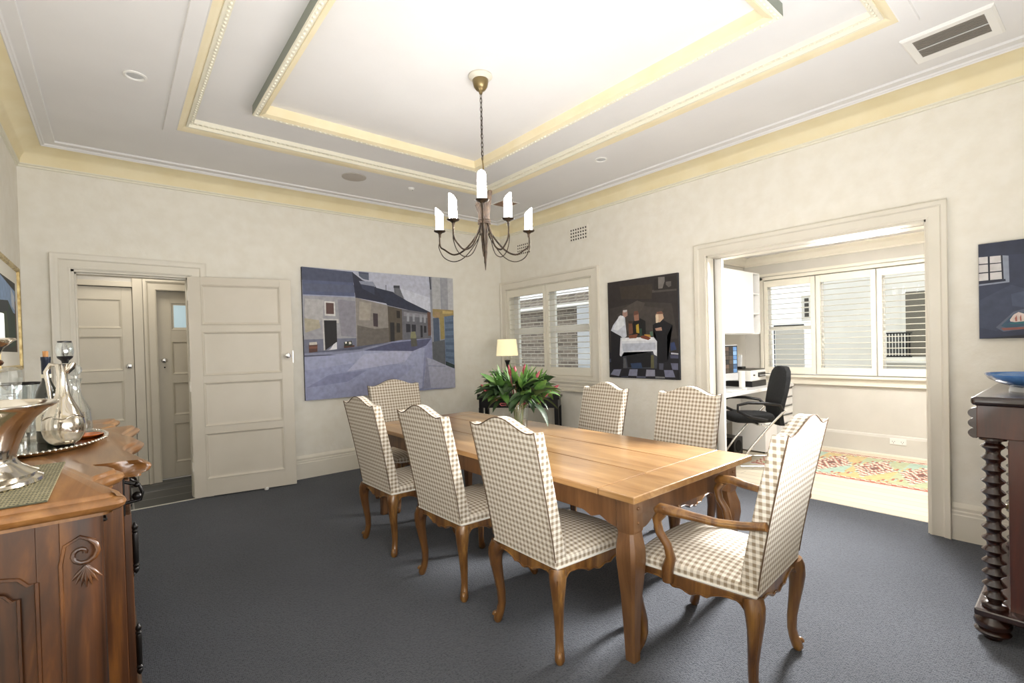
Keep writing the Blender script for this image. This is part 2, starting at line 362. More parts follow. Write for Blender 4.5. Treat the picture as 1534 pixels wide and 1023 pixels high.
# outer tray moulding
def off(r, d, z): return (r[0]+d, r[1]-d, r[2]+d, r[3]-d, z)
b = MB(); b.frame([off(G, -.004, 3.062), off(G, 0, 3.048), off(O_, -.006, 3.048), off(O_, 0, 3.044)], ID); struct('trim_5', b, M['ceil'], smooth=25)
b = MB(); b.frame([off(O_, 0, 3.044), off(O_, .022, 3.050), off(O_, .050, 3.070)], ID); struct('trim_6', b, M['creamstrip'], smooth=25)
b = MB(); b.frame([off(O_, .050, 3.070), off(O_, .052, 3.062), off(O_, .066, 3.062), off(O_, .070, 3.085), off(O_, .098, 3.085), off(O_, .104, 3.118)], ID); struct('trim_7', b, M['ridge'], smooth=25)
def beads(rect, z, step, r, sc):
    b = MB(); x0, x1, y0, y1 = rect
    nx = int((x1-x0)/step); ny = int((y1-y0)/step)
    for i in range(nx+1):
        x = x0+(x1-x0)*i/nx
        for y in (y0, y1): b.ball((x, y, z), r, 6, 4, sc=(sc[0], sc[1], sc[2]))
    for i in range(1, ny):
        y = y0+(y1-y0)*i/ny
        for x in (x0, x1): b.ball((x, y, z), r, 6, 4, sc=(sc[1], sc[0], sc[2]))
    return b
r_ = off(O_, .084, 0)[:4]; struct('trim_8', beads(r_, 3.085, .036, .011, (1, .8, .6)), M['ridge'], smooth=60)
# inner tray moulding hangs a little
B0 = (-3.49, -1.55, -4.385, -1.62)
b = MB(); b.frame([off(B0, 0, 3.118), off(B0, -.002, 3.046)], ID); struct('trim_9', b, M['shadeside'])
b = MB(); b.frame([off(B0, -.002, 3.046), off(B0, .003, 3.040), off(B0, .034, 3.044)], ID); struct('trim_10', b, M['ridge'])
b = MB(); b.frame([off(B0, .034, 3.044), off(B0, .036, 3.038), off(B0, .068, 3.050), off(B0, .072, 3.118)], ID); struct('trim_11', b, M['creamstrip'])
r_ = off(B0, .017, 0)[:4]; struct('trim_12', beads(r_, 3.043, .040, .013, (1, .75, .55)), M['ridge'], smooth=60)

# skirting boards
SK = [(0, 0), (.022, 0), (.022, .165), (.018, .172), (.018, .188), (.012, .196), (.014, .215), (.006, .238), (0, .245)]
def skirt(name, a0, a1, tf): b = MB(); b.prism(SK, tf, a0, a1); struct(name, b, M['trim'], smooth=25)
skirt('baseboard_back', -3.585, 0, lambda u, v, w_: (w_, -u, v))
skirt('baseboard_back_left', -W, -4.67, lambda u, v, w_: (w_, -u, v))
skirt('baseboard_right', -3.01, 0, lambda u, v, w_: (-u, w_, v))
skirt('baseboard_right_front', YF, -4.795, lambda u, v, w_: (-u, w_, v))
skirt('baseboard_left', YF, 0, lambda u, v, w_: (-W+u, w_, v))
# architraves (three-sided, mitred)
def archi(name, u0, u1, vt, tf, wd=.125, bot=0, mat=None, four=False):
    prof = [(0, .0), (0, .020), (.012, .024), (.022, .020), (.070, .020), (.080, .030), (.098, .034), (.112, .034), (wd, .040), (wd, 0)]
    b = MB(); vs = []
    for o, d in prof:
        vs.append([b.bm.verts.new(tf(*p, d)) for p in ((u0-o, bot), (u0-o, vt+o), (u1+o, vt+o), (u1+o, bot))])
    for a, c in zip(vs, vs[1:]):
        for i in range(3): b.face((a[i], a[i+1], c[i+1], c[i]))
    for k in (0, 3): b.face([v[k] for v in vs])
    return struct(name, b, mat or M['trim'], smooth=25)
archi('trim_13', DX0, DX1, DZ, lambda u, v, w_: (u, -w_, v))
archi('trim_14', OY1, OY0, OZ, lambda u, v, w_: (-w_, u, v), .108)
# jamb linings
b = MB(); b.box(DX0-.001, DX0+.018, -.004, .145, 0, DZ).box(DX1-.018, DX1+.001, -.004, .145, 0, DZ).box(DX0, DX1, -.004, .145, DZ-.018, DZ+.001)
b.box(DX0+.018, DX0+.030, .05, .145, 0, DZ-.018).box(DX1-.030, DX1-.018, .05, .145, 0, DZ-.018).box(DX0+.018, DX1-.018, .05, .145, DZ-.03, DZ-.018); struct('trim_15', b, M['trim'])
b = MB()
for y0, y1 in ((OY0-.012, OY0), (OY1, OY1+.012)):
    b.box(-.004, .10, y0, y1, 0, OZ).box(.125, RT+.01, y0-.0, y1+.0, 0, OZ)
b.box(-.004, .10, OY1, OY0, OZ-.015, OZ).box(.125, RT+.01, OY1, OY0, OZ-.015, OZ); struct('trim_16', b, M['trim'])
b = MB(); b.box(.10, .125, OY1-.0, OY1+.006, 0, OZ).box(.10, .125, OY0-.006, OY0, 0, OZ).box(.10, .125, OY1, OY0, OZ-.008, OZ-.0); struct('trim_17', b, M['dark'])
# sliding door edge standing out of its pocket
b = MB(); b.box(.128, .165, OY0-.075, OY0-.012, .004, OZ-.02); dd = struct('door_1', b, M['white'], bevel=.003)

# ------------------------------------------------------------------ panelled doors
def panel_door(root, name, w_, h, panels, mat, t=.036, glasspanes=()):
    b = MB(); xs = (panels[0][0], panels[0][1])
    b.box(0, xs[0], 0, t, 0, h).box(xs[1], w_, 0, t, 0, h)
    zz = 0
    for (x0, x1, z0, z1) in panels: b.box(x0, x1, 0, t, zz, z0); zz = z1
    b.box(xs[0], xs[1], 0, t, zz, h)
    for i, (x0, x1, z0, z1) in enumerate(panels):
        for s0, d in ((0, 1), (t, -1)):
            b.frame([(x0, x1, z0, z1, s0), (x0+.006, x1-.006, z0+.006, z1-.006, s0-d*.004), (x0+.016, x1-.016, z0+.016, z1-.016, s0+d*.003), (x0+.022, x1-.022, z0+.022, z1-.022, s0+d*.009), (x0+.032, x1-.032, z0+.032, z1-.032, s0+d*.010)], lambda u, v, q_: (u, q_, v))
        if i not in glasspanes: b.box(x0+.02, x1-.02, .010, t-.010, z0+.02, z1-.02)
    return obj(name, b, mat, root, bevel=.0015)
def knob(parent, x, z, y=0, sgn=-1, name='door_knob'):
    b = MB(); L_ = []
    for r, d in ((.026, 0), (.026, .006), (.010, .010), (.010, .030), (.024, .038), (.028, .050), (.022, .062), (.004, .066)):
        L_.append([(x+r*math.cos(2*PI*i/16), y+sgn*d, z+r*math.sin(2*PI*i/16)) for i in range(16)])
    b.loft(L_); return obj(name, b, M['chrome'], parent, smooth=40)
door = thing('door_2', '', ''); 
for k in ('label', 'category'): del door[k]
door['kind'] = 'structure'
door.location = (-3.755, -.046, .012); door.rotation_euler = (0, 0, math.atan2(-.165, .865))
PN = [(.10, .775, .16, .60), (.10, .775, .66, 1.08), (.10, .775, 1.14, 1.56), (.10, .775, 1.62, 2.005)]
panel_door(door, 'door_leaf', .878, 2.075, PN, M['door'])
knob(door, .826, 1.31); b = MB(); b.box(.874, .880, .006, .030, 1.24, 1.36); obj('latch_plate', b, M['chrome'], door)
b = MB()
for z in (.25, 1.0, 1.85): b.box(-.010, .004, -.004, .004, z, z+.09)
obj('hinge', b, M['trim'], door)
b = MB(); b.lathe([(.006, 0), (.018, .003), (.021, .016), (.014, .028), (.002, .031)], 14, (.60, -.03, -.011)); o = obj('door_stop', b, M['white'], door, smooth=50)

# hall: far wall with two doors
b = MB(); HY = .98
b.box(-5.2, -4.98, HY, HY+.12, 0, 2.55).box(-4.135, -3.935, HY, HY+.12, 0, 2.55).box(-4.98, -4.135, HY, HY+.12, 2.085, 2.55).box(-3.935, -2.95, HY, HY+.12, 2.10, 2.55).box(-3.10, -2.95, HY, HY+.12, 0, 2.1)
struct('wall_hall', b, M['wall_grey'])
b = MB(); b.box(-5.32, -5.2, .14, 1.8, 0, 2.6).box(-3.0, -2.9, .14, 1.8, 0, 2.6).box(-5.3, -2.9, .14, 1.8, 2.5, 2.6).box(-5.3, -2.9, 1.7, 1.8, 0, 2.6); struct('wall_hall_side', b, M['wall_grey'])
archi('trim_18', -3.935, -3.1, 2.055, lambda u, v, w_: (u, HY-w_, v), .09, mat=M['halldoor'])
b = MB(); b.box(-4.135, -4.05, HY-.03, HY, 0, 2.5).box(-5.2, -4.135, HY-.03, HY, 2.075, 2.13).box(-5.2, -2.95, HY-.045, HY, 2.20, 2.24); struct('trim_19', b, M['halldoor'], bevel=.004)
d3 = thing('door_3', '', ''); d4 = thing('door_4', '', '')
for d in (d3, d4):
    for k in ('label', 'category'): del d[k]
    d['kind'] = 'structure'
d3.location = (-4.98, HY+.008, .01); d4.location = (-3.93, HY+.085, .01)
PH = [(.10, .755, .16, .585), (.10, .755, .68, 1.10), (.10, .755, 1.20, 1.56), (.10, .755, 1.635, 1.94)]
panel_door(d3, 'door_leaf', .842, 2.06, PH, M['halldoor']); knob(d3, .80, 1.245)
PB = [(.12, .68, .16, .60), (.12, .68, .68, 1.05), (.12, .68, 1.13, 1.50), (.12, .68, 1.62, 1.93)]
panel_door(d4, 'door_leaf', .80, 2.05, PB, M['halldoor'], glasspanes=(3,)); knob(d4, .055, 1.29)
b = MB(); b.box(.13, .67, .014, .020, 1.63, 1.92); obj('glass_pane', b, M['frost'], d4)
b = MB(); b.ball((.055, -.002, 1.215), .008, 8, 5); obj('keyhole', b, M['dark'], d4)
b = MB(); b.box(-3.93, -3.13, HY+.08, HY+.13, -.002, .006); struct('trim_20', b, M['white'])

# ------------------------------------------------------------------ shutters
def shutter(parent, y0, y1, z0, z1, x, mat, pitch=.064, tilt=.10, rail=.085, stile=.048, rod=False):
    b = MB(); t = .028
    b.box(x, x+t, y0, y0+stile, z0, z1).box(x, x+t, y1-stile, y1, z0, z1).box(x, x+t, y0+stile, y1-stile, z0, z0+rail).box(x, x+t, y0+stile, y1-stile, z1-rail, z1)
    fr = obj('shutter_frame', b, mat, parent, bevel=.003)
    b = MB(); n = int((z1-z0-2*rail)/pitch); p = (z1-z0-2*rail)/n
    for i in range(n):
        zc = z0+rail+p*(i+.5); ca, sa = math.cos(tilt), math.sin(tilt); h = .0315
        pf = [(-h, 0), (-h*.6, .0036), (0, .005), (h*.6, .0036), (h, 0), (h*.6, -.0036), (0, -.005), (-h*.6, -.0036)]
        b.prism([(u*ca-v*sa, u*sa+v*ca) for u, v in pf], lambda u, v, w_, zc=zc: (x+t/2+u, w_, zc+v), y0+stile, y1-stile)
    obj('shutter_louvres', b, mat, fr, smooth=40)
    return fr
# dining-room window: architrave, sash window, glass, shutters
win = thing('window_1', '', '')
for k in ('label', 'category'): del win[k]
win['kind'] = 'structure'
def winframe(win, y0, y1, z0, z1, x0, x1, wd, mids=(), rails=(), mat=M['white']):
    b = MB(); b.box(x0, x1, y0, y0+wd, z0, z1).box(x0, x1, y1-wd, y1, z0, z1).box(x0, x1, y0+wd, y1-wd, z0, z0+wd).box(x0, x1, y0+wd, y1-wd, z1-wd, z1)
    for mm in mids: b.box(x0, x1, mm-wd/2, mm+wd/2, z0+wd, z1-wd)
    for rr in rails: b.box(x0+.005, x1-.005, y0+wd, y1-wd, rr-wd/2, rr+wd/2)
    o = obj('window_frame', b, mat, win, bevel=.003)
    b = MB(); b.box((x0+x1)/2-.002, (x0+x1)/2+.002, y0+wd, y1-wd, z0+wd, z1-wd); obj('glass_pane', b, M['glass'], o)
b = MB()   # casing, four sided with wide flat
cy0, cy1 = WY1-.10, 0.0
def cas(o0, d, lo=0): return (WY1-o0, min(WY0+o0, -.001), WZ0-lo, WZ1+o0, d)
b.frame([cas(0, 0, 0), cas(0, .020, 0), cas(.075, .022, .04), cas(.085, .034, .04), cas(.105, .036, .04), cas(.108, 0, .04)], lambda u, v, w_: (-w_, u, v)); obj('window_casing', b, M['trim'], win, smooth=25)
b = MB(); b.box(-.045, 0, -1.86, -.01, .895, .925).box(-.025, 0, -1.83, -.01, .80, .895).box(-.035, 0, -1.845, -.01, .845, .86).box(-.05, 0, -1.86, -.01, .79, .80); obj('window_sill', b, M['trim'], win, bevel=.004)
winframe(win, WY1+.01, WY0-.01, WZ0, WZ1, .13, .17, .095, mids=(-.90,), rails=(1.56,))
b = MB(); b.box(.0, .24, WY1-.005, WY1+.012, WZ0, WZ1).box(0, .24, WY0-.012, WY0+.005, WZ0, WZ1).box(0, .24, WY1, WY0, WZ0-.005, WZ0+.012).box(0, .24, WY1, WY0, WZ1-.012, WZ1+.005); obj('window_lining', b, M['trim'], win)
shutter(win, -.905, WY0-.014, WZ0+.014, WZ1-.014, .004, M['shutter'], tilt=.05, rail=.10); shutter(win, WY1+.014, -.910, WZ0+.014, WZ1-.014, .004, M['shutter'], tilt=.05, rail=.10)

# ------------------------------------------------------------------ study room
SX = 2.5; SY0 = -2.30; SY1 = -5.75; SZ = 2.47; SW0, SW1, SWZ0, SWZ1 = -2.56, -4.90, .895, 2.15
b = MB(); b.box(SX, SX+.12, SY1, SY0, 0, SWZ0).box(SX, SX+.12, SY1, SY0, SWZ1, 2.7).box(SX, SX+.12, SW0, SY0, SWZ0, SWZ1).box(SX, SX+.12, SY1, SW1, SWZ0, SWZ1); struct('wall_study_right', b, M['wall_grey'])
b = MB(); b.box(RT, SX+.1, SY0, SY0+.1, 0, 2.7); struct('wall_study_back', b, M['wall_grey'])
b = MB(); b.box(RT, SX+.1, SY1-.1, SY1, 0, 2.7); struct('wall_study_front', b, M['wall_grey'])
b = MB(); b.box(RT, SX+.12, SY1-.1, SY0+.1, SZ, SZ+.1); struct('ceiling_study', b, M['ceil'])
b = MB(); P2 = [(0, 2.36), (.02, 2.36), (.02, 2.38), (.03, 2.39), (.05, 2.43), (.09, 2.455), (.10, 2.46), (.10, 2.47), (0, 2.47)]
b.prism(P2, lambda u, v, w_: (SX-u, w_, v), SY1, SY0).prism(P2, lambda u, v, w_: (w_, SY0-u, v), RT, SX); b.box(SX-.02, SX, SY1, SY0, 2.20, 2.235)
struct('trim_21', b, M['trim'], smooth=30)
b = MB(); b.prism([(0, 0), (.02, 0), (.02, .20), (.012, .225), (0, .235)], lambda u, v, w_: (SX-u, w_, v), SY1, SY0); struct('baseboard_study', b, M['wall_grey'])
b = MB(); b.prism([(0, 0), (.03, 0), (.03, .012), (.02, .012), (.02, .016), (0, .016)], lambda u, v, w_: (SX-.02-u, w_, v), SY1, SY0); struct('trim_22', b, M['trim'])
for k_, (ya, yb) in enumerate(((SW0, -3.185), (-3.185, -3.81), (-3.81, SW1))):
    win = thing('window_%d' % (k_+2), '', '')
    for k in ('label', 'category'): del win[k]
    win['kind'] = 'structure'
    winframe(win, yb+.01, ya-.01, SWZ0+.01, SWZ1, SX+.06, SX+.10, .05, rails=(1.50,) if k_ == 0 else ())
    if k_ == 2: shutter(win, -4.355, ya-.008, SWZ0+.012, SWZ1-.012, SX-.028, M['shutter'], tilt=.02); shutter(win, yb+.008, -4.361, SWZ0+.012, SWZ1-.012, SX-.028, M['shutter'], tilt=.02)
    else: shutter(win, yb+.005, ya-.008, SWZ0+.012, SWZ1-.012, SX-.028, M['shutter'], tilt=.0 if k_ == 0 else .03)
    if k_ == 0:
        b = MB(); b.box(SX-.075, SX, SW1-.03, SW0+.03, SWZ0-.03, SWZ0).box(SX-.03, SX, SW1-.02, SW0+.02, SWZ0-.10, SWZ0-.03).box(SX-.04, SX, SW1-.02, SW0+.02, SWZ0-.115, SWZ0-.10); b.box(SX-.035, SX, SW0, SW0+.04, SWZ0, SWZ1+.04).box(SX-.035, SX, SW1, SW0+.04, SWZ1, SWZ1+.04)
        obj('window_sill', b, M['trim'], win, bevel=.004)
# kilim rug
b = MB(); cl = b.bm.loops.layers.float_color.new('paint')
RX0, RX1, RY0, RY1 = 1.08, 2.26, -5.3, -2.98; nx, ny = 56, 116
def kil(i, j):
    u = i/nx; v = j/ny; e_ = min(u, 1-u)*nx
    red, cream, green, ochre, dk, teal = '#a5533f', '#e0d8c4', '#a9b08a', '#c2ac74', '#6b3b30', '#9fb7a6'
    if e_ < 1.2: return red
    if e_ < 4: return cream if (j//2+i) % 2 else red
    if min(j, ny-j) < 5: return cream if ((i//2)+j) % 2 else red
    blk = (j//19) % 3; cx_ = (i-nx/2)/1.0; cj = (j % 19)-9.5
    d_ = abs(cx_)*.42+abs(cj)
    if d_ < 2: return dk
    if d_ < 4: return cream if (i//2+j) % 2 else red
    if d_ < 5: return dk
    if d_ < 8: return [red, cream][(i//2+j//2) % 2]
    if d_ < 9: return dk if (i//2) % 2 else cream
    if (i//5+j//4) % 5 == 0: return [ochre, teal, red][(i//7+j) % 3]
    return (green, ochre, teal)[(blk+(1 if i < nx/2 else 0)) % 3]
gv = [[b.bm.verts.new((RX0+(RX1-RX0)*i/nx, RY0+(RY1-RY0)*j/ny, .009)) for j in range(ny+1)] for i in range(nx+1)]
for i in range(nx):
    for j in range(ny):
        f = b.face((gv[i][j], gv[i+1][j], gv[i+1][j+1], gv[i][j+1])); c = rgb(kil(i, j))
        for l in f.loops: l[cl] = c
b.frame([(RX0, RX1, RY0, RY1, .009), (RX0, RX1, RY0, RY1, .003)], ID); b.poly([(RX0, RY0, .003), (RX0, RY1, .003), (RX1, RY1, .003), (RX1, RY0, .003)])
rug = obj('kilim_rug', b, M['kilim']); tag(rug, 'red, green and ochre kilim rug on the pale study floorboards', 'rug')
# power outlet
t = thing('wall_outlet', 'white double power outlet low on the study wall', 'power outlet', (SX-.02, -3.99, .17))
b = MB(); b.box(-.008, 0, -.075, .075, -.035, .035); o = obj('cover_plate', b, M['plasticw'], t, bevel=.003)
for y in (-.04, .04):
    b = MB()
    for dz, dy in ((.0, -.01), (.0, .01), (-.016, 0)): b.box(-.0095, -.007, y+dy-.002, y+dy+.002, dz-.005, dz+.005)
    obj('socket', b, M['dark'], t)

# ---- desk with drawer end
DZT = .785
t = thing('desk', 'long white built-in desk along the study side wall', 'desk', (RT, SY0, 0))
b = MB(); b.box(.01, SX-RT-.001, -.62, -.001, DZT-.035, DZT); obj('desktop', b, M['whitegloss'], t, bevel=.003)
b = MB(); b.box(1.86, 2.24, -.58, -.001, .07, DZT-.035); cb = obj('drawer_carcass', b, M['whitegloss'], t)
for i in range(6):
    z = .08+i*.110; b = MB(); b.box(1.865, 2.235, -.60, -.58, z, z+.100); dr = obj('drawer', b, M['whitegloss'], t, bevel=.002)
    b = MB(); b.box(1.90, 2.20, -.612, -.60, z+.092, z+.100); obj('drawer_lip', b, M['acgrille'], dr)
b = MB(); b.box(.9, 1.86, -.10, -.02, .30, DZT-.035); obj('back_panel', b, M['whitegloss'], t)
t = thing('storage_box', 'small white pedestal box under the desk beside the office chair', 'cabinet', (1.78, -2.72, .002))
b = MB(); b.box(-.16, .16, -.2, .2, .02, .40); obj('box_body', b, M['whitegloss'], t, bevel=.004)
for x in (-.12, .12):
    for y in (-.16, .16): b = MB(); b.lathe([(.015, 0), (.015, .02)], 8, (x, y, 0)); obj('foot', b, M['black'], t)
t = thing('subwoofer', 'small black box on the floor beneath the desk', 'speaker', (1.36, -2.62, .002))
b = MB(); b.box(-.11, .11, -.1, .1, 0, .21); obj('speaker_body', b, M['black'], t, bevel=.006); b = MB(); L_ = [[(r*math.cos(2*PI*i/16), -.101-d, .11+r*math.sin(2*PI*i/16)) for i in range(16)] for r, d in ((.07, 0), (.066, .004), (.02, .001))]; b.loft(L_); obj('speaker_cone', b, M['blackfab'], t)
b = MB(); random.seed(3)
for k in range(5):
    p = [(.45+random.random()*.1, -2.5-random.random()*.2, .3+.06*k)]
    for s in range(8): p.append((.5+s*.09+random.uniform(-.05, .05), -2.55+random.uniform(-.14, .14), .012+max(0, .2-.05*s)*random.random()))
    b.tube(p, .004, 6)
o = obj('cable_tangle', b, M['black'], smooth=60); tag(o, 'tangle of black cables under the desk', 'cables')
# upper cabinet
t = thing('wall_cabinet', 'white gloss wall cabinet with open end shelves above the desk', 'cabinet', (RT, SY0-.001, 1.43))
b = MB(); b.box(.02, 1.62, -.38, 0, 0, .77); obj('cabinet_body', b, M['whitegloss'], t)
for k in range(3):
    b = MB(); b.box(.025+k*.532, .025+k*.532+.526, -.40, -.381, .012, .765); obj('cabinet_door', b, M['whitegloss'], t, bevel=.002)
b = MB(); b.box(1.62, 1.85, -.34, -.33+.01, -0.0, 0.0001) if 0 else None
for z in (0, .25, .50, .755): b.box(1.62, 1.84, -.38, -.001, z, z+.016)
b.box(1.826, 1.842, -.38, -.001, 0, .77).box(1.62, 1.84, -.012, -.001, 0, .77); obj('end_shelf', b, M['whitegloss'], t)
cupo = thing('black_mug', 'small black mug on the lowest end shelf of the wall cabinet', 'mug', (RT+1.735, SY0-.22, 1.447))
b = MB(); b.lathe([(.03, 0), (.036, .02), (.036, .085), (.032, .085), (.030, .01)], 14); obj('mug_body', b, M['black'], cupo, smooth=40); b = MB(); b.tube([(.034, 0, .07), (.058, 0, .065), (.062, 0, .045), (.05, 0, .025), (.034, 0, .02)], .005, 6); obj('mug_handle', b, M['black'], cupo, smooth=40)
b = MB(); b.prism([(0, 0), (.012, 0), (-.05, .20), (-.062, .20)], lambda u, v, w_: (RT+1.80+u, w_, 1.947+v-.0), SY0-.30, SY0-.08); o = obj('folder', b, M['book']); tag(o, 'grey folder leaning on the top end shelf of the wall cabinet', 'folder')
# monitor
t = thing('computer_monitor', 'silver all-in-one computer with a dark screen on the desk', 'monitor', (1.20, -2.62, DZT))
t.rotation_euler = (0, 0, -.18)
b = MB(); b.box(-.27, .27, -.012, .018, .10, .52); obj('monitor_body', b, M['silverp'], t, bevel=.006)
b = MB(); b.box(-.262, .262, -.0145, -.012, .185, .512); sc = obj('screen', b, plain('dark_screen', '#0d0f14', .12, coat=.5), t)
b = MB(); cl = b.bm.loops.layers.float_color.new('paint'); random.seed(5)
for r in range(6):
    for c in range(7):
        x = -.25+c*.0725; z = .19+r*.052; f = b.face([b.bm.verts.new(p) for p in ((x, -.0152, z), (x+.066, -.0152, z), (x+.066, -.0152, z+.047), (x, -.0152, z+.047))])
        cc = rgb(random.choice(['#3a322e', '#4a4039', '#2c2a2c', '#5a4a40']) if c < 6 else random.choice(['#5a83b5', '#7fa3cc', '#3d587c']))
        for l in f.loops: l[cl] = cc
obj('screen_picture', b, M['paint'], sc)
b = MB(); b.box(-.27, .27, -.0145, -.010, .10, .18); ch_ = obj('monitor_chin', b, M['silverp'], t, bevel=.003)
b = MB(); ap = []
for i in range(14):
    a = 2*PI*i/14; r = .012*(1-.12*math.cos(2*a)); ap.append((r*math.cos(a), .138+r*math.sin(a)))
b.prism(ap, lambda u, v, w_: (u, w_, v), -.0155, -.0145).prism([(.001, .152), (.006, .154), (.006, .160), (.001, .157)], lambda u, v, w_: (u, w_, v), -.0155, -.0145)
obj('fruit_emblem', b, M['black'], ch_)
b = MB(); b.box(-.09, .09, -.09, .09, 0, .006).prism([(-.02, .006), (.02, .006), (.012, .2), (-.008, .2)], lambda u, v, w_: (w_, u+.05, v), -.05, .05); obj('monitor_stand', b, M['silverp'], t, bevel=.003)
t = thing('keyboard', 'slim white keyboard on the desk in front of the computer', 'keyboard', (1.05, -2.82, DZT))
b = MB(); b.box(-.14, .14, -.05, .05, 0, .008); obj('keyboard_base', b, M['silverp'], t, bevel=.002); b = MB()
for i in range(13):
    for j in range(5): b.box(-.132+i*.0203, -.132+i*.0203+.017, -.044+j*.018, -.044+j*.018+.014, .008, .012)
obj('key_block', b, M['plasticw'], t)
b = MB(); b.lathe([(.02, 0), (.028, .006), (.024, .018), (.008, .024)], 14, (0, 0, 0), sx=.7, sy=1.1); o = obj('computer_mouse', b, M['plasticw'], loc=(1.30, -2.83, DZT), smooth=60); tag(o, 'small white computer mouse beside the keyboard', 'computer mouse')
b = MB(); b.box(0, .07, 0, .05, 0, .20); o = obj('white_speaker', b, M['plasticw'], loc=(1.50, -2.72, DZT), bevel=.008); tag(o, 'narrow white box standing between computer and printer', 'speaker')
b = MB(); b.box(-.10, .10, -.07, .07, 0, .004); o = obj('notepad', b, M['plasticw'], loc=(.80, -2.80, DZT)); tag(o, 'white sheet of paper lying on the near end of the desk', 'paper')
# printer
t = thing('printer', 'white inkjet printer with black base and paper tray on the desk', 'printer', (1.84, -2.60, DZT))
b = MB(); b.box(-.20, .20, -.16, .17, .07, .20); obj('printer_body', b, M['plasticw'], t, bevel=.008)
b = MB(); b.box(-.195, .195, -.165, .165, 0, .07); obj('printer_base', b, M['black'], t, bevel=.004)
b = MB(); b.box(-.19, .19, -.15, .165, .20, .212); obj('scanner_lid', b, M['acgrille'], t, bevel=.004)
b = MB(); b.box(-.02, .17, -.168, -.159, .115, .17); sl = obj('paper_slot', b, M['black'], t)
b = MB(); b.prism([(-.16, .13), (-.30, .15), (-.30, .153), (-.16, .134)], lambda u, v, w_: (w_, u, v), .0, .15); obj('paper_sheet', b, M['white'], sl)
b = MB(); b.box(-.15, -.11, -.166, -.159, .135, .15); obj('status_window', b, M['black'], t)
t = thing('cordless_phone', 'black cordless phone standing in its cradle on the printer', 'telephone', (1.80, -2.55, DZT+.212))
b = MB(); b.box(-.05, .05, -.05, .05, 0, .03); obj('phone_cradle', b, M['black'], t, bevel=.008)
b = MB(); b.prism([(-.012, .02), (.016, .02), (.046, .17), (.022, .175)], lambda u, v, w_: (u-.02, w_, v), -.024, .024); hd = obj('phone_handset', b, M['silverp'], t, bevel=.006)
# office chair
t = thing('office_chair', 'black mesh office chair with chrome cantilever legs at the desk', 'office chair', (1.08, -2.99, .012), -.80)
b = MB()   # seat
b.loft([[(x+sx_*r, sy_*r2, z) for sx_, sy_ in [(math.cos(2*PI*i/20)*(abs(math.cos(2*PI*i/20))**-.45 if abs(math.cos(2*PI*i/20)) > .02 else 1)*.85, math.sin(2*PI*i/20)*(abs(math.sin(2*PI*i/20))**-.45 if abs(math.sin(2*PI*i/20)) > .02 else 1)*.85) for i in range(20)]] for x, r, r2, z in ((-.02, .20, .17, .455), (-.02, .26, .24, .47), (-.02, .28, .26, .51), (-.02, .26, .245, .545), (-.02, .18, .17, .555))])
obj('seat', b, M['blackfab'], t, smooth=60)
b = MB(); L_ = []
for z, x, hw in ((.42, .27, .12), (.55, .235, .17), (.66, .245, .20), (.80, .275, .215), (.92, .30, .21), (1.00, .315, .18), (1.045, .325, .12), (1.055, .327, .06)):
    L_.append([(x-.022+.05*(k/8-.5)**2*1.2, hw*(k/4-1), z) for k in range(9)]+[(x+.022+.05*(k/8-.5)**2*1.2, hw*(k/4-1), z) for k in range(8, -1, -1)])
b.loft(L_); obj('backrest', b, M['blackfab'], t, smooth=60)
for s in (-1, 1):
    b = MB(); b.tube([(.25, s*.21, .60), (.20, s*.27, .66), (.05, s*.285, .685), (-.12, s*.28, .69), (-.22, s*.27, .665), (-.22, s*.265, .60), (-.10, s*.26, .54), (.08, s*.25, .50)], .016, 8); obj('armrest', b, M['black'], t, smooth=60)
    b = MB(); b.tube([(.26, s*.24, .60), (.10, s*.25, .44), (-.10, s*.25, .20), (-.20, s*.25, .05), (-.20, s*.25, .016), (-.10, s*.25, .014), (.28, s*.25, .014)], .012, 8)
    b.tube([(.02, s*.25, .455), (.10, s*.25, .44)], .010, 8) ; obj('leg', b, M['chrome'], t, smooth=60)
for x, z in ((.28, .014), (.0, .452)): b = MB(); b.tube([(x, -.25, z), (x, .25, z)], .012, 8); obj('crossbar', b, M['chrome'], t, smooth=60)

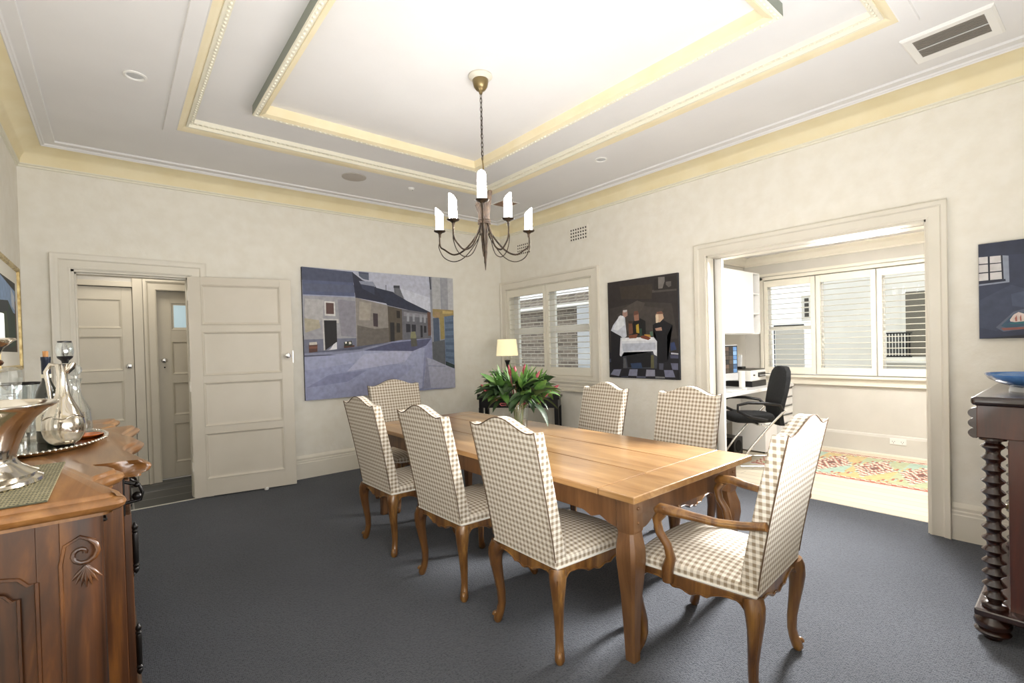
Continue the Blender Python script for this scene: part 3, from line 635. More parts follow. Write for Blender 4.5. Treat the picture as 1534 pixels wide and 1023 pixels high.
# ------------------------------------------------------------------ outside
def building():
    t = thing('neighbour_building', 'pale rendered house seen through the study shutters', 'building', (4.7, -3.6, 0))
    b = MB(); b.box(0, .3, -6, 1.1, -1, 5.2); obj('facade', b, M['render'], t)
    b = MB(); b.box(-.04, .02, -3.0, 1.1, 2.9, 3.1); obj('string_course', b, M['render'], t)
    for (y0, y1, z0, z1) in ((-.42, -.04, 1.05, 2.0), (-1.3, -.75, 1.05, 2.0), (1.235, 1.30, 1.70, 2.03)):
        b = MB(); b.box(-.03, .02, y0-.05, y1+.05, z0-.05, z1+.05); wf = obj('window', b, M['render'], t)
        b = MB(); nn = 1 if z1-z0 > .5 else 4
        for k in range(nn): b.box(-.035, -.028, y0, y1, z0+(z1-z0)*k/nn+(.02 if nn > 1 else 0), z0+(z1-z0)*(k+1)/nn)
        obj('pane', b, plain('grey_pane', '#6f6a60', .4) if nn == 1 else M['acgrille'], wf)  # even grey colour for the larger panes
    b = MB()
    for k in range(12): b.box(-.20, -.185, -.12+k*.036, -.105+k*.036, 1.06, 1.40)
    b.box(-.205, -.18, -.14, .32, 1.39, 1.41).box(-.205, -.18, -.14, .32, 1.05, 1.07); obj('balcony_rail', b, M['black'], t)
    b = MB(); b.box(-.22, .0, -.55, .34, .97, 1.05); obj('balcony_slab', b, M['render'], t)
    b = MB(); b.box(-.06, .0, 1.32, 1.76, -.6, 1.58); pp = obj('porch_panel', b, plain('pale_panel', '#c6c2bc', .7), t)
    b = MB(); b.box(-.075, -.06, 1.30, 1.78, 1.575, 1.60).box(-.075, -.06, 1.765, 1.78, -.6, 1.58); obj('panel_frame', b, M['acgrille'], pp)
building()
t = thing('brick_house', 'grey-brown brick house wall seen through the dining room shutters', 'building', (3.0, .8, 0))
b = MB(); b.box(0, .25, -1.6, 3.4, -1, 2.13); obj('brick_face', b, M['brick'], t)
b = MB(); b.box(-.22, .25, -1.6, 3.4, 2.13, 2.20); obj('eaves', b, M['render'], t)
b = MB(); b.prism([(-.22, 2.20), (.25, 2.20), (.25, 2.42), (.10, 2.42)], lambda u, v, w_: (u, w_, v), -1.6, 3.4); obj('roof_tiles', b, M['brick'], t)
b = MB(); b.box(2.2, 2.45, -1.15, .58, -1, 2.05); o = obj('side_wall', b, M['greyrender']); tag(o, 'pale grey rendered wall outside the right half of the dining room window', 'wall')
b = MB(); b.box(.3, 9, -9, 7, -1.2, -1.0); struct('floor_outside', b, M['render'])

# ------------------------------------------------------------------ dining chairs
def sstep(t): t = max(0, min(1, t)); return t*t*(3-2*t)
def make_chair(name, label, hw=.222, depth=.50, arms=False, zt=1.0, group=None):
    t = thing(name, label, 'dining chair' if not arms else 'armchair', group=group)
    ZS = .404; fw = hw+.035                      # half width at the front
    # upholstered back with camel top
    N_, K = 20, 18; th = .068
    def topz(u): return zt-.004+.054*(0.5+0.5*math.cos(PI*min(1, abs(u)/.80)))**.85+.010*(max(0, abs(u)-.86)/.14)**1.5
    def wd(f): return hw-.006+.012*f
    def lean(f): return -.118*f**1.15
    def P(u, f, side):
        z = ZS+(topz(u)-ZS)*f; x = lean(f*(topz(u)-ZS)/(zt-ZS)); puff = .012*(1-abs(u)**4)*math.sin(PI*min(1, f*1.05+.02)) if side else 0
        return (x+(th-.012*f+puff if side else 0), u*wd(f), z)
    b = MB(); us = [-1+2*i/N_ for i in range(N_+1)]
    bk = [[b.bm.verts.new(P(u, k/K, 0)) for u in us] for k in range(K+1)]; fr = [[b.bm.verts.new(P(u, k/K, 1)) for u in us] for k in range(K+1)]
    for k in range(K):
        for i in range(N_): b.face((bk[k][i+1], bk[k][i], bk[k+1][i], bk[k+1][i+1])); b.face((fr[k][i], fr[k][i+1], fr[k+1][i+1], fr[k+1][i]))
        b.face((bk[k][0], fr[k][0], fr[k+1][0], bk[k+1][0])); b.face((fr[k][N_], bk[k][N_], bk[k+1][N_], fr[k+1][N_]))
    for i in range(N_): b.face((bk[K][i+1], bk[K][i], fr[K][i], fr[K][i+1])); b.face((bk[0][i], bk[0][i+1], fr[0][i+1], fr[0][i]))
    bo = obj('backrest', b, M['fabric'], t, smooth=50, bevel=.006, uvbox=True)
    b = MB(); e = .001
    b.tube([P(-1, k/K, 0) for k in range(1, K+1)]+[P(u, 1, 0) for u in us[1:-1]]+[P(1, k/K, 0) for k in range(K, 0, -1)], .0028, 6); obj('piping', b, M['piping'], bo, smooth=60)
    # seat cushion
    n = 16; b = MB()
    def Q(u, v, lay):
        f = (u+1)/2; x = .012+f*(depth-.012)-(.018*abs(v)**3 if u > .9 else 0)+.018*f*(1-v*v); w_ = hw-.004+(fw-hw)*f
        if lay == 0: z = ZS
        else: z = ZS+.042+.034*(1-abs(u)**3.0)*(1-abs(v)**3.0)
        return (x, v*w_, z)
    gr = [[-1+2*i/n for i in range(n+1)]]*2
    tp = [[b.bm.verts.new(Q(u, v, 1)) for v in gr[1]] for u in gr[0]]; bt = [[b.bm.verts.new(Q(u, v, 0)) for v in gr[1]] for u in gr[0]]
    for i in range(n):
        for j in range(n): b.face((tp[i][j], tp[i+1][j], tp[i+1][j+1], tp[i][j+1]))
        b.face((bt[i][0], bt[i+1][0], tp[i+1][0], tp[i][0])); b.face((bt[i+1][n], bt[i][n], tp[i][n], tp[i+1][n]))
        b.face((bt[0][i+1], bt[0][i], tp[0][i], tp[0][i+1])); b.face((bt[n][i], bt[n][i+1], tp[n][i+1], tp[n][i]))
    so = obj('seat', b, M['fabric'], t, smooth=50, bevel=.010, uvbox=True, seg=3)
    b = MB(); c4 = [(-.001, -hw-.001), (-.001, hw+.001), (depth+.002, fw+.001), (depth+.002, -fw-.001)]
    b.loft([[(x, y, ZS+.002) for x, y in c4], [(x, y, ZS+.011) for x, y in c4]]); obj('gimp', b, M['gimp'], t, bevel=.003)
    # carved rails
    def rail(p0, p1, nrm, nme):
        L = math.hypot(p1[0]-p0[0], p1[1]-p0[1]); d = ((p1[0]-p0[0])/L, (p1[1]-p0[1])/L); top = []; bot = []; m_ = 36
        for i in range(m_+1):
            s = i/m_; a = abs(2*s-1)
            z = .346+.030*sstep((a-.12)/.45)-.075*sstep((a-.72)/.28)-.006*math.cos(2*PI*min(1, a/.30))*(a < .30)
            bot.append((s*L, z))
        pf = bot+[(L, ZS+.002), (0, ZS+.002)]
        b = MB(); T = lambda u, v, w_: (p0[0]+d[0]*u+nrm[0]*w_, p0[1]+d[1]*u+nrm[1]*w_, v)
        b.prism(pf, T, -.026, 0)
        r1 = obj('rail', b, M['chairwood'], t, bevel=.003)
        b = MB(); b.tube([T(u, v+.007, .002) for u, v in bot[1:-1]], .0042, 6); obj('rail_moulding', b, M['chairwood'], r1, smooth=60)
    rail((.004, -hw), (.004, hw), (-1, 0), 'b'); rail((depth, fw), (depth, -fw), (1, 0), 'f')
    for s in (-1, 1):
        L = math.hypot(depth, fw-hw); rail((0, s*hw), (depth, s*fw), (-(fw-hw)/L, s*depth/L), 's')
    # cabriole legs
    for cx_, cy_, ox, s in ((.018, hw-.016, -1, 1), (.018, hw-.016, -1, -1), (depth-.018, fw-.018, 1, 1), (depth-.018, fw-.018, 1, -1)):
        b = MB(); dx, dy = (ox*.707, s*.707); fk = .62 if ox < 0 else 1.0
        path = [(.400, .000, .030), (.372, .010*fk, .032), (.335, .017*fk, .0285), (.285, .014*fk, .0235), (.22, .003*fk, .0195), (.15, -.009*fk, .0165), (.095, -.011*fk, .0150), (.055, -.002*fk, .0158), (.030, .010*fk, .0185), (.014, .015*fk, .0185), (.0, .014*fk, .0125)]
        b.tube([(cx_+dx*o*1.5, s*cy_+dy*o*1.5, z) for z, o, r in path], [r*1.22 for z, o, r in path], 12, up=(dy, -dx, 0))
        lg = obj('leg', b, M['chairwood'], t, smooth=40)
        b = MB(); fx, fy = cx_+dx*.036*fk, s*cy_+dy*.036*fk
        sp = [(fx+dx*(.011*math.cos(a)*(1-a/9)), fy+dy*(.011*math.cos(a)*(1-a/9)), .034+.013*math.sin(a)*(1-a/9)) for a in [k*.5 for k in range(12)]]
        b.tube(sp, .0105, 8); obj('scroll_foot', b, M['chairwood'], lg, smooth=60)
        b = MB(); b.tube([(cx_+dx*(o*1.5+r*1.20), s*cy_+dy*(o*1.5+r*1.20), z) for z, o, r in path[1:8]], .0035, 6); obj('leg_moulding', b, M['chairwood'], lg, smooth=60)
    if arms:
        for s in (-1, 1):
            b = MB(); yb = s*(hw+.012); yf = s*(fw+.010)
            b.tube([(-.045, yb, .690), (.04, yb, .672), (.13, yb+s*.008, .664), (.23, yb+s*.022, .670), (.30, yf+s*.006, .678), (.355, yf, .676), (.375, yf, .664)], [.021, .020, .020, .022, .026, .027, .018], 10, flat=.8, up=(0, 0, 1))
            am = obj('armrest', b, M['chairwood'], t, smooth=50)
            b = MB(); b.tube([(.345, yf, .665), (.372, yf+s*.002, .625), (.362, yf, .575), (.330, yf-s*.004, .53), (.318, yf-s*.008, .48), (.335, yf-s*.010, .43), (.335, yf-s*.010, .375)], [.022, .0195, .018, .018, .021, .025, .022], 10, up=(0, 1, 0)); obj('arm_support', b, M['chairwood'], t, smooth=50)
            b = MB(); b.tube([(-.02, yb+s*.016, .690), (.13, yb+s*.026, .672), (.25, yb+s*.042, .680), (.33, yf+s*.026, .684)], .0035, 6); obj('arm_moulding', b, M['chairwood'], am, smooth=60)
    return t
GC = 'beige gingham dining chairs along the table'
c1 = make_chair('dining_chair', 'furthest of the three gingham chairs on the left side of the table', group=GC)
c1.location = (-2.932, -2.262, 0); c1.rotation_euler = (0, 0, .035)
dup(c1, (-2.90, -3.035, 0), .035, 'middle of the three gingham chairs on the left side of the table')
dup(c1, (-2.872, -3.735, 0), .0, 'nearest of the three gingham chairs on the left side of the table')
dup(c1, (-1.315, -2.865, 0), PI-.10, 'gingham side chair on the window side of the table beside the flowers')
dup(c1, (-1.300, -3.600, 0), PI-.02, 'gingham side chair on the window side of the table, nearest the study opening')
a1 = make_chair('carver_armchair', 'gingham armchair with carved wooden arms at the near end of the table', hw=.245, depth=.50, arms=True, zt=1.02, group='gingham armchairs at the ends of the table')
a1.location = (-2.255, -4.600, 0); a1.rotation_euler = (0, 0, PI/2+.07)
dup(a1, (-2.235, -1.215, 0), -PI/2+.0, 'pale gingham chair at the far end of the table below the street painting', 'gingham armchairs at the ends of the table')

# ------------------------------------------------------------------ dining table
TX0, TX1, TY0, TY1, TH = -2.705, -1.665, -4.235, -1.56, .742
t = thing('dining_table', 'long honey-coloured oak farmhouse table with shaped legs', 'dining table', ((TX0+TX1)/2, (TY0+TY1)/2, 0))
hx, hy = (TX1-TX0)/2, (TY1-TY0)/2
b = MB(); g_ = .0015; bz = TH-.030; xs = [-hx, -.17, .18, hx]
for i in range(3): b.box(xs[i]+g_, xs[i+1]-g_, -hy+.19, hy-.19, bz, TH)
b.box(-hx, hx, -hy, -hy+.19-2*g_, bz, TH).box(-hx, hx, hy-.19+2*g_, hy, bz, TH); obj('tabletop', b, M['oak'], t, bevel=.004)
b = MB()
def apron(L, T, w0, w1):
    m_ = 48; b = MB(); L_ = []
    for i in range(m_+1):
        s = -1+2*i/m_; a = abs(s)*L; e = L-a
        z = .600-.034*(1-sstep((e-.02)/.09))-.020*math.exp(-((e-.15)/.03)**2)
        L_.append([T(s*L, z, w0), T(s*L, bz, w0), T(s*L, bz, w1), T(s*L, z, w1)])
    return b.loft(L_)
ax, ay = hx-.055, hy-.055
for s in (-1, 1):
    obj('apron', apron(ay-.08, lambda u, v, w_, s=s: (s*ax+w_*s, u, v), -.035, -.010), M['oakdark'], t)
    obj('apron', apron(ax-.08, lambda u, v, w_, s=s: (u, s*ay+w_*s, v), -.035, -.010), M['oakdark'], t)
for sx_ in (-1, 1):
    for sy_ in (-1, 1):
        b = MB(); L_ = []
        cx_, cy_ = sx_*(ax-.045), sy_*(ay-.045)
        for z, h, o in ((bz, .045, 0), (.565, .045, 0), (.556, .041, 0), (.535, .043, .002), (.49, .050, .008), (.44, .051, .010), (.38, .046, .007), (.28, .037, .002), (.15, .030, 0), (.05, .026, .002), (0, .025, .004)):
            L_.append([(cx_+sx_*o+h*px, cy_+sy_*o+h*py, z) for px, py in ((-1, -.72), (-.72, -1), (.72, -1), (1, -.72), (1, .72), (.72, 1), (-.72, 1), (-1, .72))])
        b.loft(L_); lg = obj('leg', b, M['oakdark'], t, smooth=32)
        b = MB()
        for dz in (.60, .66): b.ball((cx_-sx_*.012*0+.0, cy_+sy_*.0455, dz), .007, 8, 4)
        obj('peg', b, M['oakdark'], lg, smooth=60)

# ------------------------------------------------------------------ vase with leafy flowers
VX, VY = -1.955, -2.640
t = thing('glass_vase', 'clear glass vase on the dining table holding leafy stems', 'vase', (VX, VY, TH))
b = MB(); pr_ = [(.001, .0), (.060, 0), (.066, .010), (.070, .08), (.076, .16), (.086, .215), (.083, .215), (.073, .16), (.067, .08), (.060, .018), (.001, .014)]
b.lathe(pr_, 28); obj('vase_body', b, M['vase'], t, smooth=50)
b = MB(); b.lathe([(.001, .016), (.060, .018), (.066, .07), (.001, .07)], 24); obj('water', b, M['vase'], t, smooth=50)
t = thing('flower_bouquet', 'bouquet of dark green leaves and pink-red buds in the glass vase', 'flowers', (VX, VY, TH+.02))
random.seed(11)
def leaf(b, base, d, L, wd_, droop, roll=0, n=7, cup=.35):
    d = Vector(d).normalized(); side = d.cross(Vector((0, 0, 1)));
    side = side.normalized() if side.length > .05 else Vector((1, 0, 0))
    side = Matrix.Rotation(roll, 3, d) @ side; rows = []; p = Vector(base)
    for i in range(n+1):
        s = i/n; dd = (d+Vector((0, 0, -droop*s*s*1.6))).normalized(); 
        if i: p = p+dd*(L/n)
        nn = side.cross(dd).normalized(); hw_ = wd_*(math.sin(PI*min(1, s**.75))**.8)*.5+.001
        rows.append([p-side*hw_+nn*cup*hw_, p-side*hw_*.5+nn*cup*hw_*.3, p, p+side*hw_*.5+nn*cup*hw_*.3, p+side*hw_+nn*cup*hw_])
    for s0 in (0, 1):
        off_ = Vector((0, 0, .0012))*s0
        vs = [[b.bm.verts.new(q_+off_) for q_ in r] for r in rows]
        for a, c in zip(vs, vs[1:]):
            for i in range(4): b.face((a[i], a[i+1], c[i+1], c[i]))
bl, bl2, bs = MB(), MB(), MB(); heads = []
for k in range(15):
    a = 2*PI*k/15+random.uniform(-.2, .2); el = random.uniform(.35, 1.15) if k % 3 else 1.25
    r = random.uniform(.15, .24)*math.cos(el)/.8; z = .20+.13*math.sin(el)
    h = Vector((r*math.cos(a), r*math.sin(a), z)); heads.append((h, a, el))
    bs.tube([(.022*math.cos(a), .022*math.sin(a), .0), (.035*math.cos(a), .035*math.sin(a), .12), tuple(h*.8), tuple(h)], .0045, 6)
    for j in range(9):
        la = a+random.uniform(-1.5, 1.5); le = random.uniform(-.65, .70)
        d = (math.cos(la)*math.cos(le), math.sin(la)*math.cos(le), math.sin(le)+.1)
        leaf(bl if j % 4 else bl2, h+Vector((0, 0, -.012*j/2)), d, random.uniform(.15, .225), random.uniform(.058, .085), random.uniform(.1, .55), random.uniform(-.5, .5))
    for j in range(4):
        la = a+random.uniform(-.8, .8); le = random.uniform(.7, 1.4)
        leaf(bl2, h, (math.cos(la)*math.cos(le), math.sin(la)*math.cos(le), math.sin(le)), random.uniform(.09, .15), .03, 0, random.uniform(-.5, .5))
for k in range(9):
    a = 2*PI*k/9+.3; leaf(bl, (.07*math.cos(a), .07*math.sin(a), .20), (math.cos(a), math.sin(a), .1), .20, .065, 1.1, random.uniform(-.4, .4))
leaf(bl, (.05, -.075, .17), (.25, -.9, -.3), .24, .075, 1.6)
obj('leaves', bl, M['leaf'], t, smooth=60); obj('young_leaves', bl2, M['leaf2'], t, smooth=60); obj('stems', bs, M['stem'], t, smooth=60)
CR, CU = (.77119, -.63607), None
for (u, z, ln, tl) in ((-.235, .285, .055, -1.0), (-.215, .255, .05, -1.1), (-.055, .375, .085, -.15), (.045, .385, .08, .15), (.125, .335, .085, .55), (.255, .262, .065, 1.0), (.17, .285, .05, .9), (-.02, .40, .05, 0)):
    b = MB(); c = Vector((CR[0]*u, CR[1]*u, z)); dd = Vector((CR[0]*math.sin(tl), CR[1]*math.sin(tl), math.cos(tl)))
    b.tube([c, c+dd*ln*.3, c+dd*ln*.65, c+dd*ln], [.006, .013, .010, .002], 10)
    b.tube([(0, 0, .16), c*.6, c], .004, 6)
    obj('flower_bud', b, M['bud'], t, smooth=60)

# ------------------------------------------------------------------ corner console and lamp
t = thing('console_table', 'dark lacquered console table set across the far corner behind the flowers', 'console table', (-.60, -1.02, 0), math.atan2(-.80, .64))
b = MB(); b.box(-.50, .50, -.02, .34, .72, .745); obj('tabletop', b, M['black'], t, bevel=.004)
b = MB(); b.box(-.48, .48, .0, .32, .62, .72); obj('apron', b, M['black'], t)
for x in (-.46, .46):
    for y in (.02, .30):
        b = MB(); b.box(x-.025, x+.025, y-.02, y+.03, 0, .62); obj('leg', b, M['black'], t, bevel=.003)
    b = MB(); b.box(x-.035, x+.035, -.03, .05, .745, .79); obj('corner_cap', b, M['black'], t, bevel=.005)
lx, ly = -.50, -.72
t = thing('table_lamp', 'table lamp with cream drum shade and dark base by the window corner', 'lamp', (lx, ly, .745))
b = MB(); b.lathe([(.07, 0), (.07, .015), (.03, .03), (.018, .06), (.028, .12), (.030, .20), (.018, .27), (.012, .33), (.022, .40), (.034, .43), (.034, .44), (.01, .445)], 20); obj('lamp_base', b, M['black'], t, smooth=40)
b = MB(); b.lathe([(.006, .44), (.006, .52)], 8); obj('lamp_stem', b, M['chrome'], t)
b = MB(); L_ = []; 
for r, z in ((.138, .495), (.118, .700), (.115, .700), (.135, .495)): L_.append([(r*math.cos(2*PI*i/32), r*math.sin(2*PI*i/32), z) for i in range(32)])
b.loft(L_+[L_[0]], True, False); obj('lamp_shade', b, M['lampshade'], t, smooth=40)

# ------------------------------------------------------------------ chandelier
CHX, CHY, CT = -2.418, -2.893, 3.115
vd = Vector((CHX+4.294, CHY+5.418, 0)).normalized(); va = math.atan2(-vd.y, -vd.x)      # direction towards the viewer
t = thing('chandelier', 'bronzed iron chandelier with six lit glass candle tubes on a chain', 'chandelier', (CHX, CHY, CT))
b = MB(); b.lathe([(.075, 0), (.078, -.010), (.062, -.022), (.055, -.030), (.001, -.03)], 32); obj('ceiling_rose', b, plain('rose_plaster', '#cfcabd', .7), t, smooth=40)
b = MB(); b.lathe([(.050, -.030), (.052, -.040), (.044, -.072), (.030, -.092), (.014, -.10), (.010, -.118), (.001, -.12)], 24); obj('canopy', b, M['brass'], t, smooth=40)
b = MB(); z0 = -.118; z1 = -.545; nl = 15; p_ = (z0-z1)/nl
for k in range(nl):
    zc = z0-p_*(k+.5); ax_ = (1, 0) if k % 2 else (0, 1); pts = []
    for i in range(13):
        a = 2*PI*i/12; pts.append((ax_[0]*.0075*math.cos(a), ax_[1]*.0075*math.cos(a), zc+.019*math.sin(a)))
    b.tube(pts, .0022, 6)
b.tube([(.006, 0, -.11), (.004, .003, -.3), (-.003, .004, -.45), (0, 0, -.56)], .0018, 5); obj('chain', b, M['iron'], t, smooth=60)
b = MB(); b.tube([(0, 0, -.54), (.006, 0, -.60), (-.002, 0, -.68), (0, 0, -.80)], .005, 8); obj('stem_hook', b, M['brass'], t, smooth=60)
ZB = 2.171-CT
b = MB()   # sheaf of rods flaring upwards above the binding
for k in range(22):
    a = 2*PI*k/22; top = ZB+.155+.045*math.cos(a-va-1.3)
    b.tube([(.030*math.cos(a), .030*math.sin(a), ZB), (.034*math.cos(a), .034*math.sin(a), ZB+.06), (.052*math.cos(a), .052*math.sin(a), top)], [.0055, .0058, .0062], 6)
obj('rod_sheaf', b, M['sheaf'], t, smooth=60)
b = MB()
for dz in (-.010, 0, .010): b.tube([(.038*math.cos(2*PI*i/24), .038*math.sin(2*PI*i/24), ZB+dz) for i in range(25)], .0055, 6)
obj('binding', b, M['sheaf'], t, smooth=60)
b = MB(); b.tube([(0, 0, ZB), (0, 0, ZB-.12), (.004, 0, ZB-.20), (.002, 0, ZB-.312)], [.026, .023, .013, .002], 10).tube([(-.015, 0, ZB-.05), (-.014, 0, ZB-.17), (-.012, 0, ZB-.225)], [.012, .008, .002], 8); obj('spike', b, M['iron'], t, smooth=60)
# (angle from viewer, radius, cup height)
for ang, R_, zc in ((0.02, .40, 2.185), (2.02, .335, 2.142), (-2.02, .335, 2.135), (1.03, .225, 2.150), (-1.05, .175, 2.160), (PI, .24, 2.14)):
    a = va-ang; dx, dy = math.cos(a), math.sin(a); zc -= CT; base = ZB-.03
    low = min(zc, base)-.165; pts = []
    C_ = [(.030, base+.02), (.045, base-.035), (R_*.42, low+.035), (R_*.68, low+.005), (R_*.90, low+.045), (R_*1.0, zc-.09), (R_*1.0, zc)]
    from mathutils import geometry
    def smoothpts(cp, m=5):
        out = []
        for i in range(len(cp)-1):
            p0 = Vector(cp[max(i-1, 0)]); p1 = Vector(cp[i]); p2 = Vector(cp[i+1]); p3 = Vector(cp[min(i+2, len(cp)-1)])
            for s in range(m):
                u = s/m; out.append(.5*((2*p1)+(-p0+p2)*u+(2*p0-5*p1+4*p2-p3)*u*u+(-p0+3*p1-3*p2+p3)*u**3))
        out.append(Vector(cp[-1])); return out
    s1 = smoothpts([(dx*r, dy*r, z) for r, z in C_]); n1 = len(s1)
    b = MB(); b.tube(s1, [.0062-.0012*i/n1 for i in range(n1)], 8)
    C2 = [(.028, base+.01), (.042, base-.07), (R_*.40, low-.01), (R_*.66, low-.042), (R_*.90, low-.01), (R_*1.02, low+.06), (R_*1.0, zc-.07)]
    b.tube(smoothpts([(dx*r-dy*.004, dy*r+dx*.004, z) for r, z in C2]), .0032, 6)
    ar = obj('arm', b, M['iron'], t, smooth=60); b = MB()
    b.lathe([(.007, -.035), (.009, -.012), (.016, -.004), (.036, .004), (.040, .010), (.036, .011), (.001, .008)], 24, (dx*R_, dy*R_, zc)); obj('drip_pan', b, M['iron'], ar, smooth=40)
    b = MB(); L_ = []; H_ = .165; sl = .032
    for z in (.010, .06, .11): L_.append([(dx*R_+.0255*math.cos(2*PI*i/20), dy*R_+.0255*math.sin(2*PI*i/20), zc+z) for i in range(20)])
    L_.append([(dx*R_+.0255*math.cos(2*PI*i/20), dy*R_+.0255*math.sin(2*PI*i/20), zc+H_-.02+sl*.8*math.cos(2*PI*i/20-(a if ang else a+PI/2))) for i in range(20)])
    b.loft(L_); obj('candle_tube', b, M['candleglow'], ar, smooth=40)

# ------------------------------------------------------------------ ceiling and wall fittings
def disc(name, label, cat, x, y, z, prof, mat, n=28, **k):
    b = MB(); b.lathe(prof, n); o = obj(name, b, mat, loc=(x, y, z), smooth=35); tag(o, label, cat, **k); return o
for x, y, lb in ((-4.150, -1.722, 'round white ceiling downlight near the left wall'), (-.782, -2.520, 'round white ceiling downlight on the window side of the ceiling')):
    t = thing('ceiling_downlight', lb, 'downlight', (x, y, ZC), group='recessed ceiling downlights')
    b = MB(); b.lathe([(.058, 0), (.060, -.006), (.048, -.009), (.042, -.004), (.042, .0)], 28); obj('trim_ring', b, M['white'], t, smooth=35)
    b = MB(); b.lathe([(.042, -.001), (.030, -.004), (.001, -.005)], 24); obj('lens', b, M['silverp'], t)
t = thing('ceiling_speaker', 'round flush speaker grille in the ceiling above the street painting', 'speaker', (-2.432, -.795, ZC))
b = MB(); b.lathe([(.115, 0), (.115, -.006), (.105, -.008), (.001, -.008)], 32); obj('speaker_grille', b, plain('speaker_cloth', '#bdb6ae', .9), t, smooth=35)
t = thing('smoke_detector', 'tiny white ceiling sensor beside the round speaker grille', 'sensor', (-1.82, -.808, ZC))
b = MB(); b.lathe([(.035, 0), (.035, -.010), (.022, -.020), (.001, -.021)], 20); obj('sensor_body', b, M['white'], t, smooth=35)
b = MB(); b.ball((.01, -.01, -.020), .006, 8, 4); obj('sensor_eye', b, M['acgrille'], t)
t = thing('return_air_grille', 'square brown return grille in the ceiling by the far corner', 'vent', (-.645, -.935, ZC))
b = MB(); b.frame([(-.125, .125, -.125, .125, 0), (-.125, .125, -.125, .125, -.006), (-.108, .108, -.108, .108, -.006), (-.108, .108, -.108, .108, 0)], ID); obj('frame', b, M['white'], t)
b = MB()
for k in range(12): b.box(-.108, .108, -.104+k*.018, -.104+k*.018+.008, -.005, -.001)
obj('slats', b, plain('brown_slats', '#9a7c66', .6), t)
b = MB(); b.box(-.108, .108, -.108, .108, -.0012, -.0002); obj('backing', b, plain('brown_backing', '#6d574a', .8), t)
t = thing('ceiling_air_vent', 'white framed air conditioning vent with dark slats in the ceiling', 'vent', (-.575, -4.905, ZC), -.03)
b = MB(); b.frame([(-.185, .185, -.195, .195, 0), (-.185, .185, -.195, .195, -.008), (-.175, .175, -.185, .185, -.016), (-.122, .122, -.150, .150, -.010), (-.122, .122, -.150, .150, 0)], ID); obj('frame', b, M['white'], t, smooth=20)
b = MB()
for k in range(13): b.box(-.118+k*.0185, -.118+k*.0185+.007, -.150, .150, -.012, -.002)
obj('slats', b, plain('grey_slats', '#8b857d', .45, .2), t); b = MB(); b.box(-.006, .006, -.15, .15, -.013, -.002); obj('centre_bar', b, M['silverp'], t)
b = MB(); b.box(-.122, .122, -.150, .150, -.0015, -.0003); obj('backing', b, plain('grille_void', '#1d1a18', .9), t)
for yc, zc, lb in ((-1.512, 2.672, 'small perforated wall vent high above the gap between window and banquet painting'), (-.518, 2.664, 'small perforated wall vent high up behind the chandelier')):
    t = thing('wall_vent', lb, 'vent', (0, yc, zc), group='perforated plaster wall vents')
    b = MB(); b.box(-.006, 0, -.15, .15, -.085, .085); obj('vent_plate', b, M['wall'], t, bevel=.002)
    b = MB()
    for i in range(7):
        for j in range(4): b.box(-.0072, -.0055, -.125+i*.0385, -.125+i*.0385+.019, -.068+j*.038, -.068+j*.038+.020)
    obj('vent_holes', b, plain('vent_shadow', '#4a443c', .9), t)

